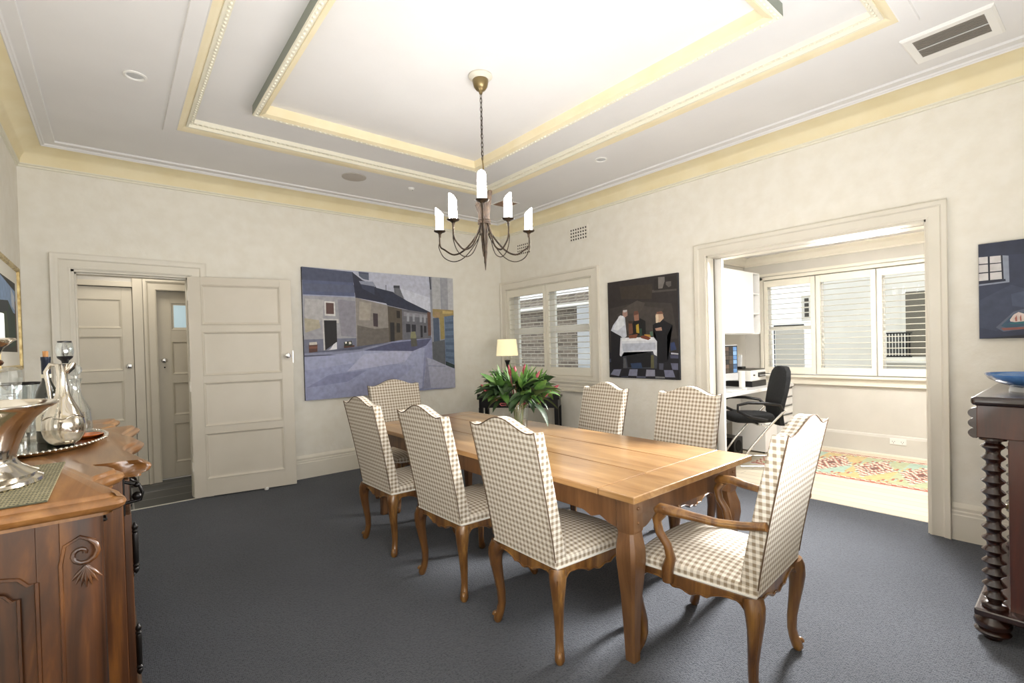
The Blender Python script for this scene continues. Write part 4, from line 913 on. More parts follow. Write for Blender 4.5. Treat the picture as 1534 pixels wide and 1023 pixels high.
# ------------------------------------------------------------------ paintings (flat picture layers: colour, polygon as u,v pairs from the top left)
PIC_STREET = [
('#b9bccd', [0,0,1,0,1,0.554,0,0.517]),
('#c9ccda', [0.575,0.108,0.819,0.186,0.819,0.314,0.694,0.292]),
('#8e93b4', [0,0.594,0.999,0.523,1.0,1,0,1]),
('#a3a8c6', [0,0.671,0.369,0.635,0.768,0.628,0.742,0.98,0,1]),
('#9a9fc0', [0.003,0.775,0.347,0.724,0.693,0.78,0.455,1,0,1]),
('#b3b6d0', [0.347,0.668,0.693,0.632,0.62,0.745,0.241,0.798]),
('#888daf', [0.14,0.815,0.368,0.795,0.24,0.879,0.004,0.905]),
('#575a78', [0.348,0.637,0.526,0.58,0.819,0.547,0.78,0.606,0.681,0.653]),
('#58607e', [0,0,0.289,0.011,0.303,0.209,0.002,0.208]),
('#4d536a', [0,0,0.295,0.011,0.299,0.094,0,0.097]),
('#5b617a', [0.014,0.122,0.299,0.114,0.303,0.175,0.013,0.179]),
('#9aa0ba', [0.002,0.206,0.304,0.204,0.304,0.213,0.002,0.215]),
('#a09fa6', [0.002,0.215,0.305,0.213,0.305,0.631,0,0.646]),
('#b5b3b4', [0.013,0.236,0.117,0.24,0.11,0.39,0.038,0.454,0.006,0.364]),
('#8d8b96', [0.196,0.232,0.303,0.242,0.303,0.528,0.213,0.518]),
('#b0a894', [0.006,0.383,0.086,0.396,0.095,0.455,0.009,0.492]),
('#74778a', [0.001,0.543,0.304,0.535,0.305,0.631,0,0.646]),
('#2c2f42', [0.289,0.011,0.352,0.071,0.427,0.101,0.511,0.252,0.305,0.213]),
('#2f3448', [0.427,0.122,0.551,0.152,0.645,0.22,0.819,0.314,0.813,0.336,0.511,0.266]),
('#8f8984', [0.305,0.213,0.511,0.266,0.515,0.572,0.305,0.624]),
('#6b6560', [0.312,0.433,0.425,0.463,0.513,0.451,0.515,0.572,0.307,0.625]),
('#a49c92', [0.329,0.242,0.405,0.254,0.393,0.393,0.323,0.392]),
('#5a5248', [0.511,0.269,0.609,0.293,0.608,0.554,0.515,0.572]),
('#6a6a72', [0.609,0.293,0.819,0.324,0.819,0.544,0.608,0.557]),
('#8a8a92', [0.621,0.315,0.806,0.336,0.806,0.366,0.621,0.351]),
('#5b6274', [0.329,0.004,0.393,0.007,0.393,0.068,0.357,0.061,0.331,0.038]),
('#474e64', [0.329,0.008,0.391,0.012,0.391,0.021,0.329,0.018]),
('#8f94a6', [0.329,0.079,0.419,0.077,0.436,0.114,0.427,0.122,0.341,0.105]),
('#3c4258', [0.341,0.103,0.427,0.115,0.427,0.184,0.351,0.139]),
('#6a6c74', [0.557,0.116,0.598,0.114,0.627,0.206,0.56,0.165]),
('#3b3c44', [0.555,0.097,0.598,0.095,0.598,0.118,0.555,0.117]),
('#50535e', [0.501,0.097,0.506,0.097,0.505,0.142,0.501,0.142]),
('#d6d4d2', [0.119,0.25,0.18,0.252,0.181,0.364,0.12,0.361]),
('#5d4440', [0.128,0.262,0.173,0.264,0.173,0.348,0.128,0.348]),
('#c8c6c4', [0.105,0.385,0.199,0.386,0.201,0.418,0.107,0.416]),
('#c2c0c0', [0.105,0.39,0.115,0.39,0.117,0.627,0.108,0.626]),
('#1f1d20', [0.114,0.397,0.187,0.397,0.187,0.564,0.117,0.627]),
('#b7b6c0', [0.137,0.622,0.185,0.571,0.185,0.634,0.117,0.634]),
('#e2e2e8', [0.164,0.583,0.185,0.564,0.185,0.634,0.142,0.631]),
('#5a3c34', [0.025,0.58,0.074,0.579,0.072,0.647,0.026,0.647]),
('#7a4f40', [0.027,0.596,0.073,0.594,0.073,0.611,0.026,0.613]),
('#cfc8bf', [0.029,0.565,0.07,0.561,0.072,0.582,0.029,0.585]),
('#55382f', [0.226,0.593,0.291,0.591,0.289,0.644,0.228,0.646]),
('#2f3328', [0.227,0.566,0.274,0.557,0.279,0.596,0.228,0.597]),
('#e8e4da', [0.233,0.566,0.243,0.561,0.246,0.576,0.235,0.58]),
('#e8e4da', [0.256,0.565,0.27,0.565,0.272,0.582,0.257,0.585]),
('#8b8fa8', [0,0.646,0.305,0.631,0.526,0.572,0.526,0.582,0.316,0.646,0.141,0.662,0,0.664]),
('#4f5266', [0,0.661,0.141,0.66,0.181,0.666,0,0.672]),
('#42363c', [0.413,0.334,0.444,0.337,0.443,0.446,0.414,0.44]),
('#2c2a2c', [0.524,0.408,0.554,0.408,0.553,0.566,0.524,0.568]),
('#2b2624', [0.571,0.308,0.595,0.311,0.595,0.371,0.571,0.371]),
('#33302f', [0.569,0.411,0.593,0.415,0.593,0.493,0.568,0.492]),
('#9b9da6', [0.643,0.325,0.659,0.328,0.659,0.398,0.642,0.398]),
('#9b9da6', [0.684,0.334,0.7,0.336,0.699,0.398,0.684,0.398]),
('#9b9da6', [0.735,0.339,0.753,0.342,0.753,0.403,0.735,0.403]),
('#9b9da6', [0.766,0.342,0.781,0.345,0.781,0.408,0.765,0.408]),
('#2f2f38', [0.635,0.418,0.666,0.421,0.666,0.489,0.635,0.491]),
('#2f2f38', [0.676,0.424,0.706,0.425,0.705,0.484,0.676,0.486]),
('#2a2a32', [0.739,0.431,0.755,0.432,0.755,0.536,0.739,0.537]),
('#2a2a32', [0.765,0.435,0.783,0.435,0.783,0.495,0.765,0.496]),
('#6c4f44', [0.793,0.314,0.819,0.314,0.819,0.517,0.796,0.524]),
('#8b8a6a', [0.669,0.486,0.699,0.484,0.708,0.536,0.681,0.564,0.664,0.542]),
('#5c5a52', [0.666,0.542,0.708,0.543,0.713,0.61,0.693,0.614,0.668,0.613]),
('#93959e', [0.815,0.001,0.905,0,0.922,0.791,0.825,0.73]),
('#b1b2b6', [0.834,0.001,0.899,0.002,0.9,0.29,0.834,0.291]),
('#9b9ca4', [0.905,0,1,0,1,0.351,0.91,0.351]),
('#b9babf', [0.957,0.001,1,0,1,0.289,0.957,0.29]),
('#3d3f4c', [0.813,0.001,0.823,0.002,0.829,0.111,0.819,0.114]),
('#9d8a5e', [0.834,0.283,1,0.289,1,0.343,0.924,0.351,0.884,0.374,0.834,0.351]),
('#a38a68', [0.845,0.306,0.891,0.313,0.891,0.359,0.845,0.363]),
('#c2ab70', [0.91,0.298,0.991,0.302,0.991,0.32,0.91,0.324]),
('#4f5b70', [0.836,0.366,0.881,0.36,0.884,0.573,0.838,0.575]),
('#64768f', [0.924,0.351,0.997,0.336,0.998,0.786,0.927,0.75]),
('#4f617b', [0.929,0.397,0.994,0.39,0.994,0.413,0.929,0.42]),
('#4f617b', [0.929,0.459,0.994,0.455,0.994,0.479,0.929,0.482]),
('#4f617b', [0.929,0.521,0.995,0.519,0.995,0.544,0.929,0.545]),
('#4f617b', [0.929,0.582,0.995,0.585,0.995,0.61,0.93,0.607]),
('#4f617b', [0.93,0.644,0.995,0.651,0.995,0.676,0.93,0.669]),
('#4f617b', [0.93,0.706,0.995,0.717,0.995,0.742,0.93,0.725]),
('#9a8a58', [0.887,0.366,0.921,0.354,0.924,0.551,0.892,0.558]),
('#5d6066', [0.825,0.578,0.924,0.559,0.924,0.791,0.827,0.73]),
('#2c3a3c', [0.927,0.753,0.998,0.79,0.998,0.824,0.927,0.792]),
('#a9abc0', [0.78,0.712,0.825,0.733,1.0,0.829,1.0,1,0.806,0.985,0.748,0.989]),
('#8d90a8', [0.774,0.711,0.783,0.712,0.806,0.982,0.748,0.989,0.768,0.847]),
('#9296ae', [0.787,0.78,0.924,0.796,0.924,0.805,0.787,0.791]),
]
PIC_BANQUET = [
('#2f2a2a', [0,0,1,0,1,1,0,1]),
('#3c3634', [0.023,0.275,0.489,0.235,0.92,0.278,0.987,0.613,0.024,0.623]),
('#453f3c', [0.129,0.339,0.545,0.28,0.817,0.323,0.711,0.528,0.192,0.513]),
('#4d4742', [0.232,0.288,0.45,0.219,0.564,0.254,0.489,0.344,0.273,0.347]),
('#3a322c', [0.19,0.058,0.674,0.074,0.656,0.22,0.212,0.187]),
('#4d4844', [0.665,0.134,0.987,0.148,0.987,0.165,0.665,0.16]),
('#282423', [0.692,0.029,0.987,0.027,0.987,0.148,0.692,0.14]),
('#77726e', [0.751,0.018,0.837,0.022,0.837,0.063,0.806,0.129,0.75,0.128]),
('#5d5855', [0.851,0.071,0.92,0.071,0.92,0.116,0.886,0.126,0.851,0.097]),
('#1c1c24', [0.003,0.739,1,0.74,1,1,0,1]),
('#7d7f94', [0.072,0.916,0.189,0.913,0.152,0.985,0.017,0.971]),
('#7d7f94', [0.319,0.911,0.436,0.908,0.425,0.977,0.295,0.977]),
('#8c8c9c', [0.562,0.91,0.681,0.91,0.681,0.973,0.55,0.977]),
('#73758c', [0.803,0.91,0.92,0.909,0.947,0.976,0.817,0.977]),
('#55576a', [0.417,0.977,0.547,0.977,0.551,0.993,0.417,0.994]),
('#6f7072', [0.684,0.973,0.809,0.974,0.814,0.99,0.685,0.992]),
('#3f4252', [0.19,0.984,0.295,0.981,0.291,0.995,0.186,0.994]),
('#62647a', [0.893,0.843,0.987,0.844,0.987,0.905,0.913,0.904]),
('#4c4d5c', [0.74,0.845,0.8,0.847,0.793,0.91,0.74,0.906]),
('#4c4e66', [0.886,0.766,0.993,0.768,0.993,0.799,0.893,0.797]),
('#b9bac6', [0.9,0.743,0.993,0.75,0.993,0.763,0.9,0.758]),
('#4c4e60', [0.003,0.804,0.029,0.804,0.029,0.84,0.004,0.841]),
('#50526a', [0.089,0.854,0.142,0.853,0.148,0.89,0.089,0.891]),
('#2f3d63', [0.896,0.65,0.947,0.644,0.97,0.715,0.896,0.727]),
('#15151c', [0.037,0.508,0.172,0.533,0.234,0.711,0.224,0.901,0.173,0.902,0.036,0.898]),
('#c9cdd8', [0.192,0.354,0.263,0.367,0.286,0.572,0.233,0.598,0.192,0.569,0.041,0.508,0.077,0.452]),
('#dfe2e8', [0.171,0.363,0.237,0.362,0.257,0.458,0.151,0.511,0.077,0.495]),
('#a8867a', [0.232,0.309,0.303,0.309,0.307,0.362,0.263,0.381,0.228,0.351]),
('#c9c6c4', [0.236,0.305,0.301,0.303,0.293,0.325,0.245,0.328]),
('#a3786a', [0.254,0.596,0.338,0.603,0.342,0.628,0.274,0.63]),
('#141416', [0.392,0.422,0.489,0.399,0.564,0.429,0.568,0.565,0.373,0.574,0.357,0.476]),
('#9a6f5c', [0.396,0.353,0.47,0.343,0.474,0.419,0.408,0.423]),
('#6b4639', [0.402,0.326,0.46,0.322,0.47,0.357,0.396,0.367]),
('#b99a3a', [0.428,0.465,0.466,0.453,0.474,0.549,0.432,0.541]),
('#6e4a3a', [0.317,0.426,0.373,0.424,0.383,0.546,0.318,0.558]),
('#3a2c28', [0.313,0.419,0.385,0.422,0.373,0.446,0.321,0.444]),
('#0f1018', [0.666,0.474,0.746,0.437,0.799,0.427,0.928,0.484,0.928,0.535,0.852,0.585,0.852,0.831,0.711,0.846,0.702,0.581]),
('#c7a78e', [0.711,0.37,0.799,0.355,0.817,0.414,0.764,0.451,0.711,0.449]),
('#d9c7ac', [0.707,0.383,0.746,0.371,0.746,0.451,0.711,0.456]),
('#7a5646', [0.72,0.35,0.79,0.345,0.817,0.375,0.729,0.371]),
('#ae8a7a', [0.696,0.508,0.782,0.498,0.791,0.531,0.711,0.531]),
('#3d3f4a', [0.224,0.739,0.72,0.733,0.711,0.898,0.224,0.901]),
('#17171c', [0.264,0.746,0.639,0.74,0.624,0.887,0.295,0.893]),
('#5c5a3e', [0.632,0.767,0.672,0.766,0.672,0.894,0.628,0.895]),
('#55565a', [0.23,0.796,0.262,0.796,0.279,0.9,0.222,0.901]),
('#30405e', [0.335,0.851,0.49,0.842,0.509,0.896,0.354,0.903]),
('#d3d6de', [0.192,0.586,0.675,0.591,0.72,0.634,0.715,0.777,0.675,0.76,0.661,0.729,0.238,0.737,0.193,0.782,0.172,0.768]),
('#b5bac8', [0.213,0.648,0.697,0.645,0.702,0.714,0.224,0.725]),
('#e6e8ec', [0.213,0.59,0.657,0.593,0.693,0.621,0.213,0.621]),
('#7c4a34', [0.314,0.565,0.451,0.555,0.432,0.596,0.324,0.597]),
('#b98a3c', [0.546,0.561,0.635,0.566,0.639,0.59,0.555,0.594]),
('#6d3626', [0.489,0.574,0.565,0.573,0.639,0.6,0.602,0.619,0.499,0.597]),
('#2f4a3c', [0.481,0.501,0.512,0.502,0.512,0.577,0.482,0.576]),
('#55705e', [0.624,0.537,0.664,0.535,0.668,0.58,0.628,0.579]),
]
PIC_DARK = [
('#353c52', [0.0,0,1,0,1,0.941,0,1.0]),
('#3e465c', [0.008,0.592,0.409,0.45,0.578,0.503,0.575,0.811,0.213,0.922,0.003,0.879]),
('#48526a', [0.408,0.547,0.577,0.526,0.576,0.692,0.422,0.669]),
('#2e3448', [0.0,0,0.582,0.004,0.581,0.152,0,0.127]),
('#8d95a6', [0.308,0.143,0.383,0.153,0.391,0.425,0,0.439,0,0.423,0.345,0.411,0.321,0.386]),
('#cfcbcb', [0.006,0.137,0.305,0.143,0.311,0.385,0.004,0.387]),
('#1f2230', [0.121,0.137,0.148,0.14,0.15,0.391,0.126,0.39]),
('#1f2230', [0.286,0.136,0.308,0.141,0.321,0.388,0.299,0.39]),
('#1f2230', [0.001,0.208,0.307,0.214,0.307,0.223,0.001,0.219]),
('#1f2230', [0,0.299,0.306,0.299,0.306,0.31,0,0.311]),
('#262b3d', [0,0.389,0.342,0.387,0.345,0.411,0,0.418]),
('#5c6478', [0.214,0.884,0.436,0.73,0.497,0.717,0.576,0.704,0.613,0.704,0.612,0.905,0.31,0.931]),
('#39566a', [0.279,0.869,0.436,0.754,0.613,0.739,0.612,0.87,0.373,0.903]),
('#3a4a66', [0.342,0.842,0.451,0.766,0.613,0.763,0.612,0.834]),
('#d8c9c2', [0.39,0.81,0.436,0.76,0.496,0.735,0.575,0.758,0.669,0.785,0.669,0.826,0.45,0.836,0.397,0.828]),
('#b06a5e', [0.451,0.796,0.474,0.765,0.481,0.826,0.458,0.829]),
('#b06a5e', [0.511,0.789,0.526,0.758,0.534,0.824,0.516,0.827]),
('#2c6a70', [0.374,0.841,0.612,0.834,0.612,0.852,0.404,0.855]),
('#8d5a54', [0.278,0.892,0.612,0.887,0.612,0.908,0.31,0.918]),
]
def picture(root, P, mat, polys, nm='painted_picture'):
    """P(u, v, lift) -> local xyz on the canvas face"""
    b = MB(); cl = b.bm.loops.layers.float_color.new('paint')
    for k, (c, q_) in enumerate(polys):
        f = b.face([b.bm.verts.new(P(q_[2*i], q_[2*i+1], .0006+.00008*k)) for i in range(len(q_)//2)])
        for l in f.loops: l[cl] = rgb(c)
    bmesh.ops.triangulate(b.bm, faces=b.bm.faces[:])
    return obj(nm, b, mat, root)
t = thing('street_painting', 'large unframed painting of an empty village street with old houses', 'painting', (-1.787, 0, .832))
hw_, hh = .945, 1.432
b = MB(); b.prism([(-.004, 0), (-.032, 0), (-.040, hh), (-.004, hh)], lambda u, v, w_: (w_, u, v), -hw_, hw_); obj('canvas', b, M['canvas'], t)
picture(t, lambda u, v, l: ((2*u-1)*hw_, -.032-.008*(1-v)-l, hh*(1-v)), M['paint'], PIC_STREET)
t = thing('banquet_painting', 'tall dark painting of three men around a white-clothed table on a chequered floor', 'painting', (0, -2.385, .984))
hw_, hh = .432, 1.052
b = MB(); b.box(-.032, -.003, -hw_, hw_, 0, hh); obj('canvas', b, M['canvas'], t)
picture(t, lambda u, v, l: (-.032-l, hw_-2*hw_*u, hh*(1-v)), M['paint'], PIC_BANQUET)
t = thing('window_painting', 'dark blue painting of a barred window and a bed cut off by the frame edge', 'painting', (0, -5.118, 1.330))
hw_, hh = .175, .60
b = MB(); b.box(-.034, -.003, -hw_, hw_, 0, hh); obj('canvas', b, M['canvas'], t)
picture(t, lambda u, v, l: (-.034-l, hw_-2*hw_*u, hh*(1-v)), M['paint'], PIC_DARK)
# framed picture on the left wall
t = thing('framed_picture', 'gold framed picture with a wide pale mount on the left wall', 'picture', (-W, -.78, 1.28))
hw_, hh = .46, .755
b = MB(); b.frame([(-hw_, hw_, 0, hh, .002), (-hw_, hw_, 0, hh, .022), (-hw_+.008, hw_-.008, .008, hh-.008, .030), (-hw_+.020, hw_-.020, .02, hh-.02, .024), (-hw_+.028, hw_-.028, .028, hh-.028, .028), (-hw_+.036, hw_-.036, .036, hh-.036, .014)], YZ(0)); obj('picture_frame', b, M['gold'], t, smooth=20)
b = MB(); b.box(.004, .014, -hw_+.03, hw_-.03, .03, hh-.03); obj('mount', b, M['mat'], t)
pls = [('#2c2a26', [0, 0, 1, 0, 1, 1, 0, 1]), ('#86a0c4', [.0, .0, .96, .12, .98, .45, 0, .4]), ('#1e3a33', [.5, .3, .94, .5, .96, .9, .5, .95]), ('#27313a', [0, .35, .5, .3, .55, .9, 0, .9]), ('#5a3a28', [.93, .25, 1, .3, 1, 1, .93, 1]), ('#3c4a3a', [.1, .5, .4, .45, .5, .8, .1, .85]), ('#c3cad6', [.7, .1, .9, .2, .92, .4, .72, .36])]
picture(t, lambda u, v, l: (.014+l, -hw_+.13+(2*hw_-.26)*u, hh-.13-(hh-.26)*v), M['paint'], pls)

# ------------------------------------------------------------------ sideboard
SBX, SBY = -W+.004, -2.745
t = thing('sideboard', 'carved oak breakfront sideboard with wavy moulded top along the left wall', 'sideboard', (SBX, SBY, 0))
def cr(cp, m=6):
    out = []
    for i in range(len(cp)-1):
        p0 = Vector(cp[max(i-1, 0)]); p1 = Vector(cp[i]); p2 = Vector(cp[i+1]); p3 = Vector(cp[min(i+2, len(cp)-1)])
        for s in range(m):
            u = s/m; out.append(.5*((2*p1)+(-p0+p2)*u+(2*p0-5*p1+4*p2-p3)*u*u+(-p0+3*p1-3*p2+p3)*u**3))
    out.append(Vector(cp[-1])); return out
near = [(.545, -1.022), (.560, -1.010), (.566, -.985), (.556, -.93), (.552, -.90), (.530, -.83), (.514, -.775), (.520, -.73), (.548, -.69), (.565, -.655), (.562, -.62), (.545, -.58), (.518, -.545), (.514, -.520)]
mid = [(.600, -.528), (.634, -.540), (.643, -.525), (.640, -.500), (.628, -.43), (.606, -.33), (.593, -.25), (.600, -.17), (.628, -.09), (.642, 0)]
half = cr(near, 4)+cr([(.514, -.520), (.560, -.532), (.600, -.528)], 2)[1:-1]+cr(mid, 4)
half = [(p[0], p[1]) for p in half]
front = half+[(x, -y) for x, y in half[-2::-1]]
def outline(d):
    out = []
    for x, y in front:
        k = max(-1, min(1, y/.95)); out.append((x-d, y-d*(1 if y < -1.0 else 0)*-1-(d if y > 1.0 else 0)))
    return [(0.0, -1.022+d)]+out+[(0.0, 1.022-d)]
b = MB(); b.loft([[(x, y, z) for x, y in outline(d)] for z, d in ((.942, .030), (.950, .030), (.955, .012), (.962, .004), (.972, .0), (.980, .003), (.985, .010), (.988, .020), (.996, .024), (1.0, .030))])
obj('top', b, M['sidetop'], t, smooth=35)
b = MB()   # carcass: two wings and a deeper centre
b.box(0, .470, -.955, -.50, .06, .942).box(0, .470, .50, .955, .06, .942).box(0, .560, -.50, .50, .06, .942)
obj('carcass', b, M['side'], t, bevel=.003)
b = MB(); b.box(0, .515, -.985, -.485, 0, .07).box(0, .515, .485, .985, 0, .07).box(0, .600, -.515, .515, 0, .07); obj('plinth', b, M['side'], t, bevel=.008)
# panelled near and far ends
for s in (-1, 1):
    b = MB(); arch = []
    T = lambda u, v, w_, s=s: (u, s*(.955+w_), v)
    x0, x1, zb, zt_ = .07, .385, .14, .80
    hole = [(x0, zb), (x1, zb)]+[(x1-(x1-x0)*i/20, zt_+.035*math.sin(PI*i/20)**.6-.014*(1 if i in (1, 19) else 0)) for i in range(21)]
    outer = [(0, .07), (.430, .07), (.430, .942), (0, .942)]
    # stiles and rails around the arched hole
    b.prism([(0, .07), (x0, .07), (x0, .942), (0, .942)], T, 0, .022).prism([(x1, .07), (.430, .07), (.430, .942), (x1, .942)], T, 0, .022).prism([(x0, .07), (x1, .07), (x1, zb), (x0, zb)], T, 0, .022)
    b.prism([(x0, .942)]+[(x, z) for x, z in hole[2:][::-1]]+[(x1, .942)], T, 0, .022)
    sp_ = obj('side_frame', b, M['side'], t, bevel=.002)
    b = MB(); b.tube([T(x, z, .020) for x, z in hole+[hole[0]]], .006, 6).tube([T(x0+.035+(x1-x0-.07)*(x-x0)/(x1-x0), zb+.03+(z-zb)*.90, .006) for x, z in hole+[hole[0]]], .005, 6)
    obj('panel_moulding', b, M['side'], sp_, smooth=60)
    # rounded corner post with carving
    b = MB(); b.loft([[(.430+.085*math.cos(a)**.7 if a < PI/2-.01 else .430, s*(.930+.052*math.sin(a)**.7 if a > .01 else .930), z) for a in [PI/2*i/10 for i in range(11)]]+[(.425, s*.925, z)] for z in (.07, .942)]); po = obj('corner_post', b, M['side'], t, smooth=45)
    b = MB(); cx_, cz_ = .472, .850; sy_ = .984
    b.tube([(cx_+(.034-.0024*k)*math.cos(-k*.58+.6), s*(sy_-.003-.0002*k*k*.1), cz_+(.034-.0024*k)*math.sin(-k*.58+.6)) for k in range(-1, 13)], [.004]+[.0062]*13, 8)
    b.tube([(cx_+.026, s*(sy_-.006), cz_+.026), (cx_-.004, s*(sy_-.004), cz_+.044), (cx_-.034, s*(sy_-.004), cz_+.028), (cx_-.042, s*(sy_-.004), cz_-.02), (cx_-.042, s*(sy_-.004), cz_-.16), (cx_-.042, s*(sy_-.004), cz_-.70)], .0055, 6)
    for k in range(7):
        a = -PI/2+(k-3)*.30; b.tube([(cx_+.006, s*(sy_-.004), cz_-.034), (cx_+.006+.022*math.cos(a), s*(sy_-.002), cz_-.034+.030*math.sin(a)), (cx_+.006+.040*math.cos(a), s*(sy_-.005), cz_-.034+.058*math.sin(a))], [.004, .0055, .001], 6)
    obj('scroll_carving', b, M['side'], po, smooth=60)
# doors on the front with raised panels, hinges and key plates
for y0, y1, xf in ((-.925, -.53, .470), (-.485, -.005, .560), (.005, .485, .560), (.53, .925, .470)):
    b = MB(); T = lambda u, v, w_, xf=xf: (xf+w_, u, v)
    b.box(xf, xf+.022, y0, y0+.06, .10, .80).box(xf, xf+.022, y1-.06, y1, .10, .80).box(xf, xf+.022, y0+.06, y1-.06, .10, .16).box(xf, xf+.022, y0+.06, y1-.06, .73, .80)
    b.frame([(y0+.06, y1-.06, .16, .73, .022), (y0+.066, y1-.066, .166, .724, .010), (y0+.09, y1-.09, .19, .70, .010), (y0+.11, y1-.11, .21, .68, .020)], T); b.poly([T(y0+.11, .21, .020), T(y1-.11, .21, .020), T(y1-.11, .68, .020), T(y0+.11, .68, .020)])
    dr = obj('door', b, M['side'], t, bevel=.002)
    b = MB(); b.box(xf, xf+.020, y0+.01, y1-.01, .83, .925); dw = obj('drawer', b, M['side'], t, bevel=.004)
    b = MB(); ym = (y0+y1)/2; b.box(xf+.020, xf+.024, ym-.03, ym+.03, .86, .90).tube([(xf+.024, ym-.04, .885), (xf+.042, ym-.035, .87), (xf+.046, ym, .862), (xf+.042, ym+.035, .87), (xf+.024, ym+.04, .885)], .005, 6); obj('drawer_pull', b, M['blackmetal'], dw, smooth=60)
    hy_ = y0+.004 if y0 in (-.925, -.485, .53) else y1-.004
    if y0 == .005: hy_ = y1-.004
    for z in (.22, .585):
        b = MB(); b.lathe([(.002, 0), (.008, .008), (.010, .016), (.007, .022), (.011, .030), (.007, .036), (.009, .042), (.009, .140), (.007, .146), (.011, .152), (.007, .158), (.010, .166), (.008, .174), (.002, .184)], 12, (xf+.030, hy_, z)); obj('barrel_hinge', b, M['blackmetal'], dr, smooth=50)
b = MB()
for z, r in ((.86, .016), (.90, .010)): b.ball((.600, -.475, z), r, 10, 6)
b.tube([(.566, -.475, .84), (.610, -.475, .845), (.616, -.475, .87), (.606, -.475, .90), (.566, -.475, .915)], .006, 8).box(.560, .566, -.495, -.455, .80, .93)
obj('key_escutcheon', b, M['blackmetal'], t, smooth=50)

TZ = 1.0012
b = MB(); b.box(-.165, .165, -.29, .29, 0, .004); o = obj('woven_placemat', b, M['rush'], loc=(-4.600, -3.445, TZ), bevel=.001); tag(o, 'olive woven placemat under the silver wine bucket', 'placemat')
t = thing('wine_bucket', 'large flared silver wine bucket standing on the woven placemat', 'wine bucket', (-4.622, -3.425, TZ+.0042))
b = MB(); b.lathe([(.001, 0), (.152, 0), (.158, .006), (.156, .014), (.142, .022), (.146, .030), (.128, .040), (.112, .052), (.102, .066), (.100, .078), (.108, .110), (.124, .150), (.146, .185), (.176, .212), (.192, .222), (.194, .227), (.188, .230), (.165, .212), (.135, .18), (.112, .14), (.095, .09), (.001, .085)], 48); obj('bucket_body', b, M['silver'], t, smooth=45)
b = MB(); b.tube([(.192*math.cos(2*PI*i/48), .192*math.sin(2*PI*i/48), .227) for i in range(49)], .004, 8); obj('rim_bead', b, M['silver'], t, smooth=60)
t = thing('serving_tray', 'oval silver tray with raised rim under the jug and bottle', 'tray', (-4.562, -2.62, TZ))
b = MB(); b.lathe([(.001, .004), (.195, .004), (.205, .006), (.222, .016), (.232, .020), (.235, .018), (.232, .014), (.205, .0), (.001, .0)], 48, sx=1, sy=1.52); obj('tray_body', b, M['silver'], t, smooth=50)
b = MB()
for k in range(90):
    a = 2*PI*k/90; b.ball((.234*math.cos(a), .356*math.sin(a), .018), .0058, 6, 4)
obj('beaded_rim', b, M['silver'], t, smooth=60)
t = thing('claret_jug', 'engraved glass claret jug with silver neck and handle on the tray', 'jug', (-4.463, -2.715, TZ+.005))
jp = [(.001, .0), (.030, .0), (.034, .003), (.050, .014), (.063, .036), (.0685, .062), (.069, .088), (.064, .112), (.054, .138), (.042, .162), (.030, .188), (.0225, .215), (.0185, .245), (.0175, .280), (.021, .318), (.024, .330), (.022, .331)]
b = MB(); b.lathe(jp, 36); obj('jug_body', b, M['silver'], t, smooth=60)
b = MB(); b.tube([(-.012, .014, .325), (-.036, .03, .330), (-.050, .034, .300), (-.044, .032, .24), (-.040, .030, .19), (-.038, .028, .16), (-.046, .03, .145)], [.005, .006, .007, .006, .005, .005, .003], 8, flat=1.4); obj('jug_handle', b, M['silver'], t, smooth=60)
b = MB(); b.tube([(.012, 0, .30), (.030, -.006, .318), (.036, -.008, .335)], [.015, .014, .010], 10); obj('pouring_lip', b, M['silver'], t, smooth=60)
b = MB(); L_ = []
for k in range(40):
    a = 2*PI*k/40; L_.append((.0655*math.cos(a), .0655*math.sin(a), .116+.008*math.sin(5*a)))
b.tube(L_+[L_[0]], .003, 6); obj('engraved_band', b, M['silver'], t, smooth=60)
t = thing('wine_aerator', 'small clear and black wine aerator standing in the neck of the claret jug', 'aerator', (-4.452, -2.715, TZ+.338))
b = MB(); b.lathe([(.001, 0), (.010, .0), (.012, .010), (.024, .022), (.026, .030), (.001, .030)], 20); obj('aerator_base', b, M['black'], t, smooth=40)
b = MB(); b.lathe([(.026, .030), (.029, .045), (.029, .062), (.024, .086), (.021, .086), (.026, .062), (.026, .045), (.023, .031)], 24); obj('aerator_glass', b, M['crystal'], t, smooth=50)
b = MB(); b.lathe([(.001, .084), (.022, .084), (.023, .092), (.001, .093)], 20).lathe([(.008, .032), (.012, .05), (.006, .083)], 12); obj('aerator_cap', b, M['black'], t, smooth=40)
t = thing('wine_bottle', 'dark wine bottle with cork stopper and navy foil behind the silver jug', 'bottle', (-4.522, -2.56, TZ+.005))
b = MB(); b.lathe([(.001, 0), (.034, 0), (.0375, .006), (.0375, .195), (.034, .215), (.022, .242), (.0155, .262), (.0145, .285), (.001, .285)], 24); obj('bottle_body', b, M['bottle'], t, smooth=50)
b = MB(); b.lathe([(.0150, .268), (.0155, .345), (.0165, .350), (.0165, .362), (.001, .362)], 20); obj('foil_capsule', b, M['foil'], t, smooth=40)
b = MB(); b.lathe([(.0168, .272), (.0168, .288), (.0160, .288)], 20); obj('neck_label', b, M['label'], t, smooth=40)
b = MB(); b.lathe([(.009, .360), (.0095, .386), (.001, .387)], 14); obj('cork', b, M['cork'], t, smooth=40)
b = MB(); b.lathe([(.0378, .05), (.0378, .15), (.0376, .15)], 24); obj('bottle_label', b, M['label'], t, smooth=40)
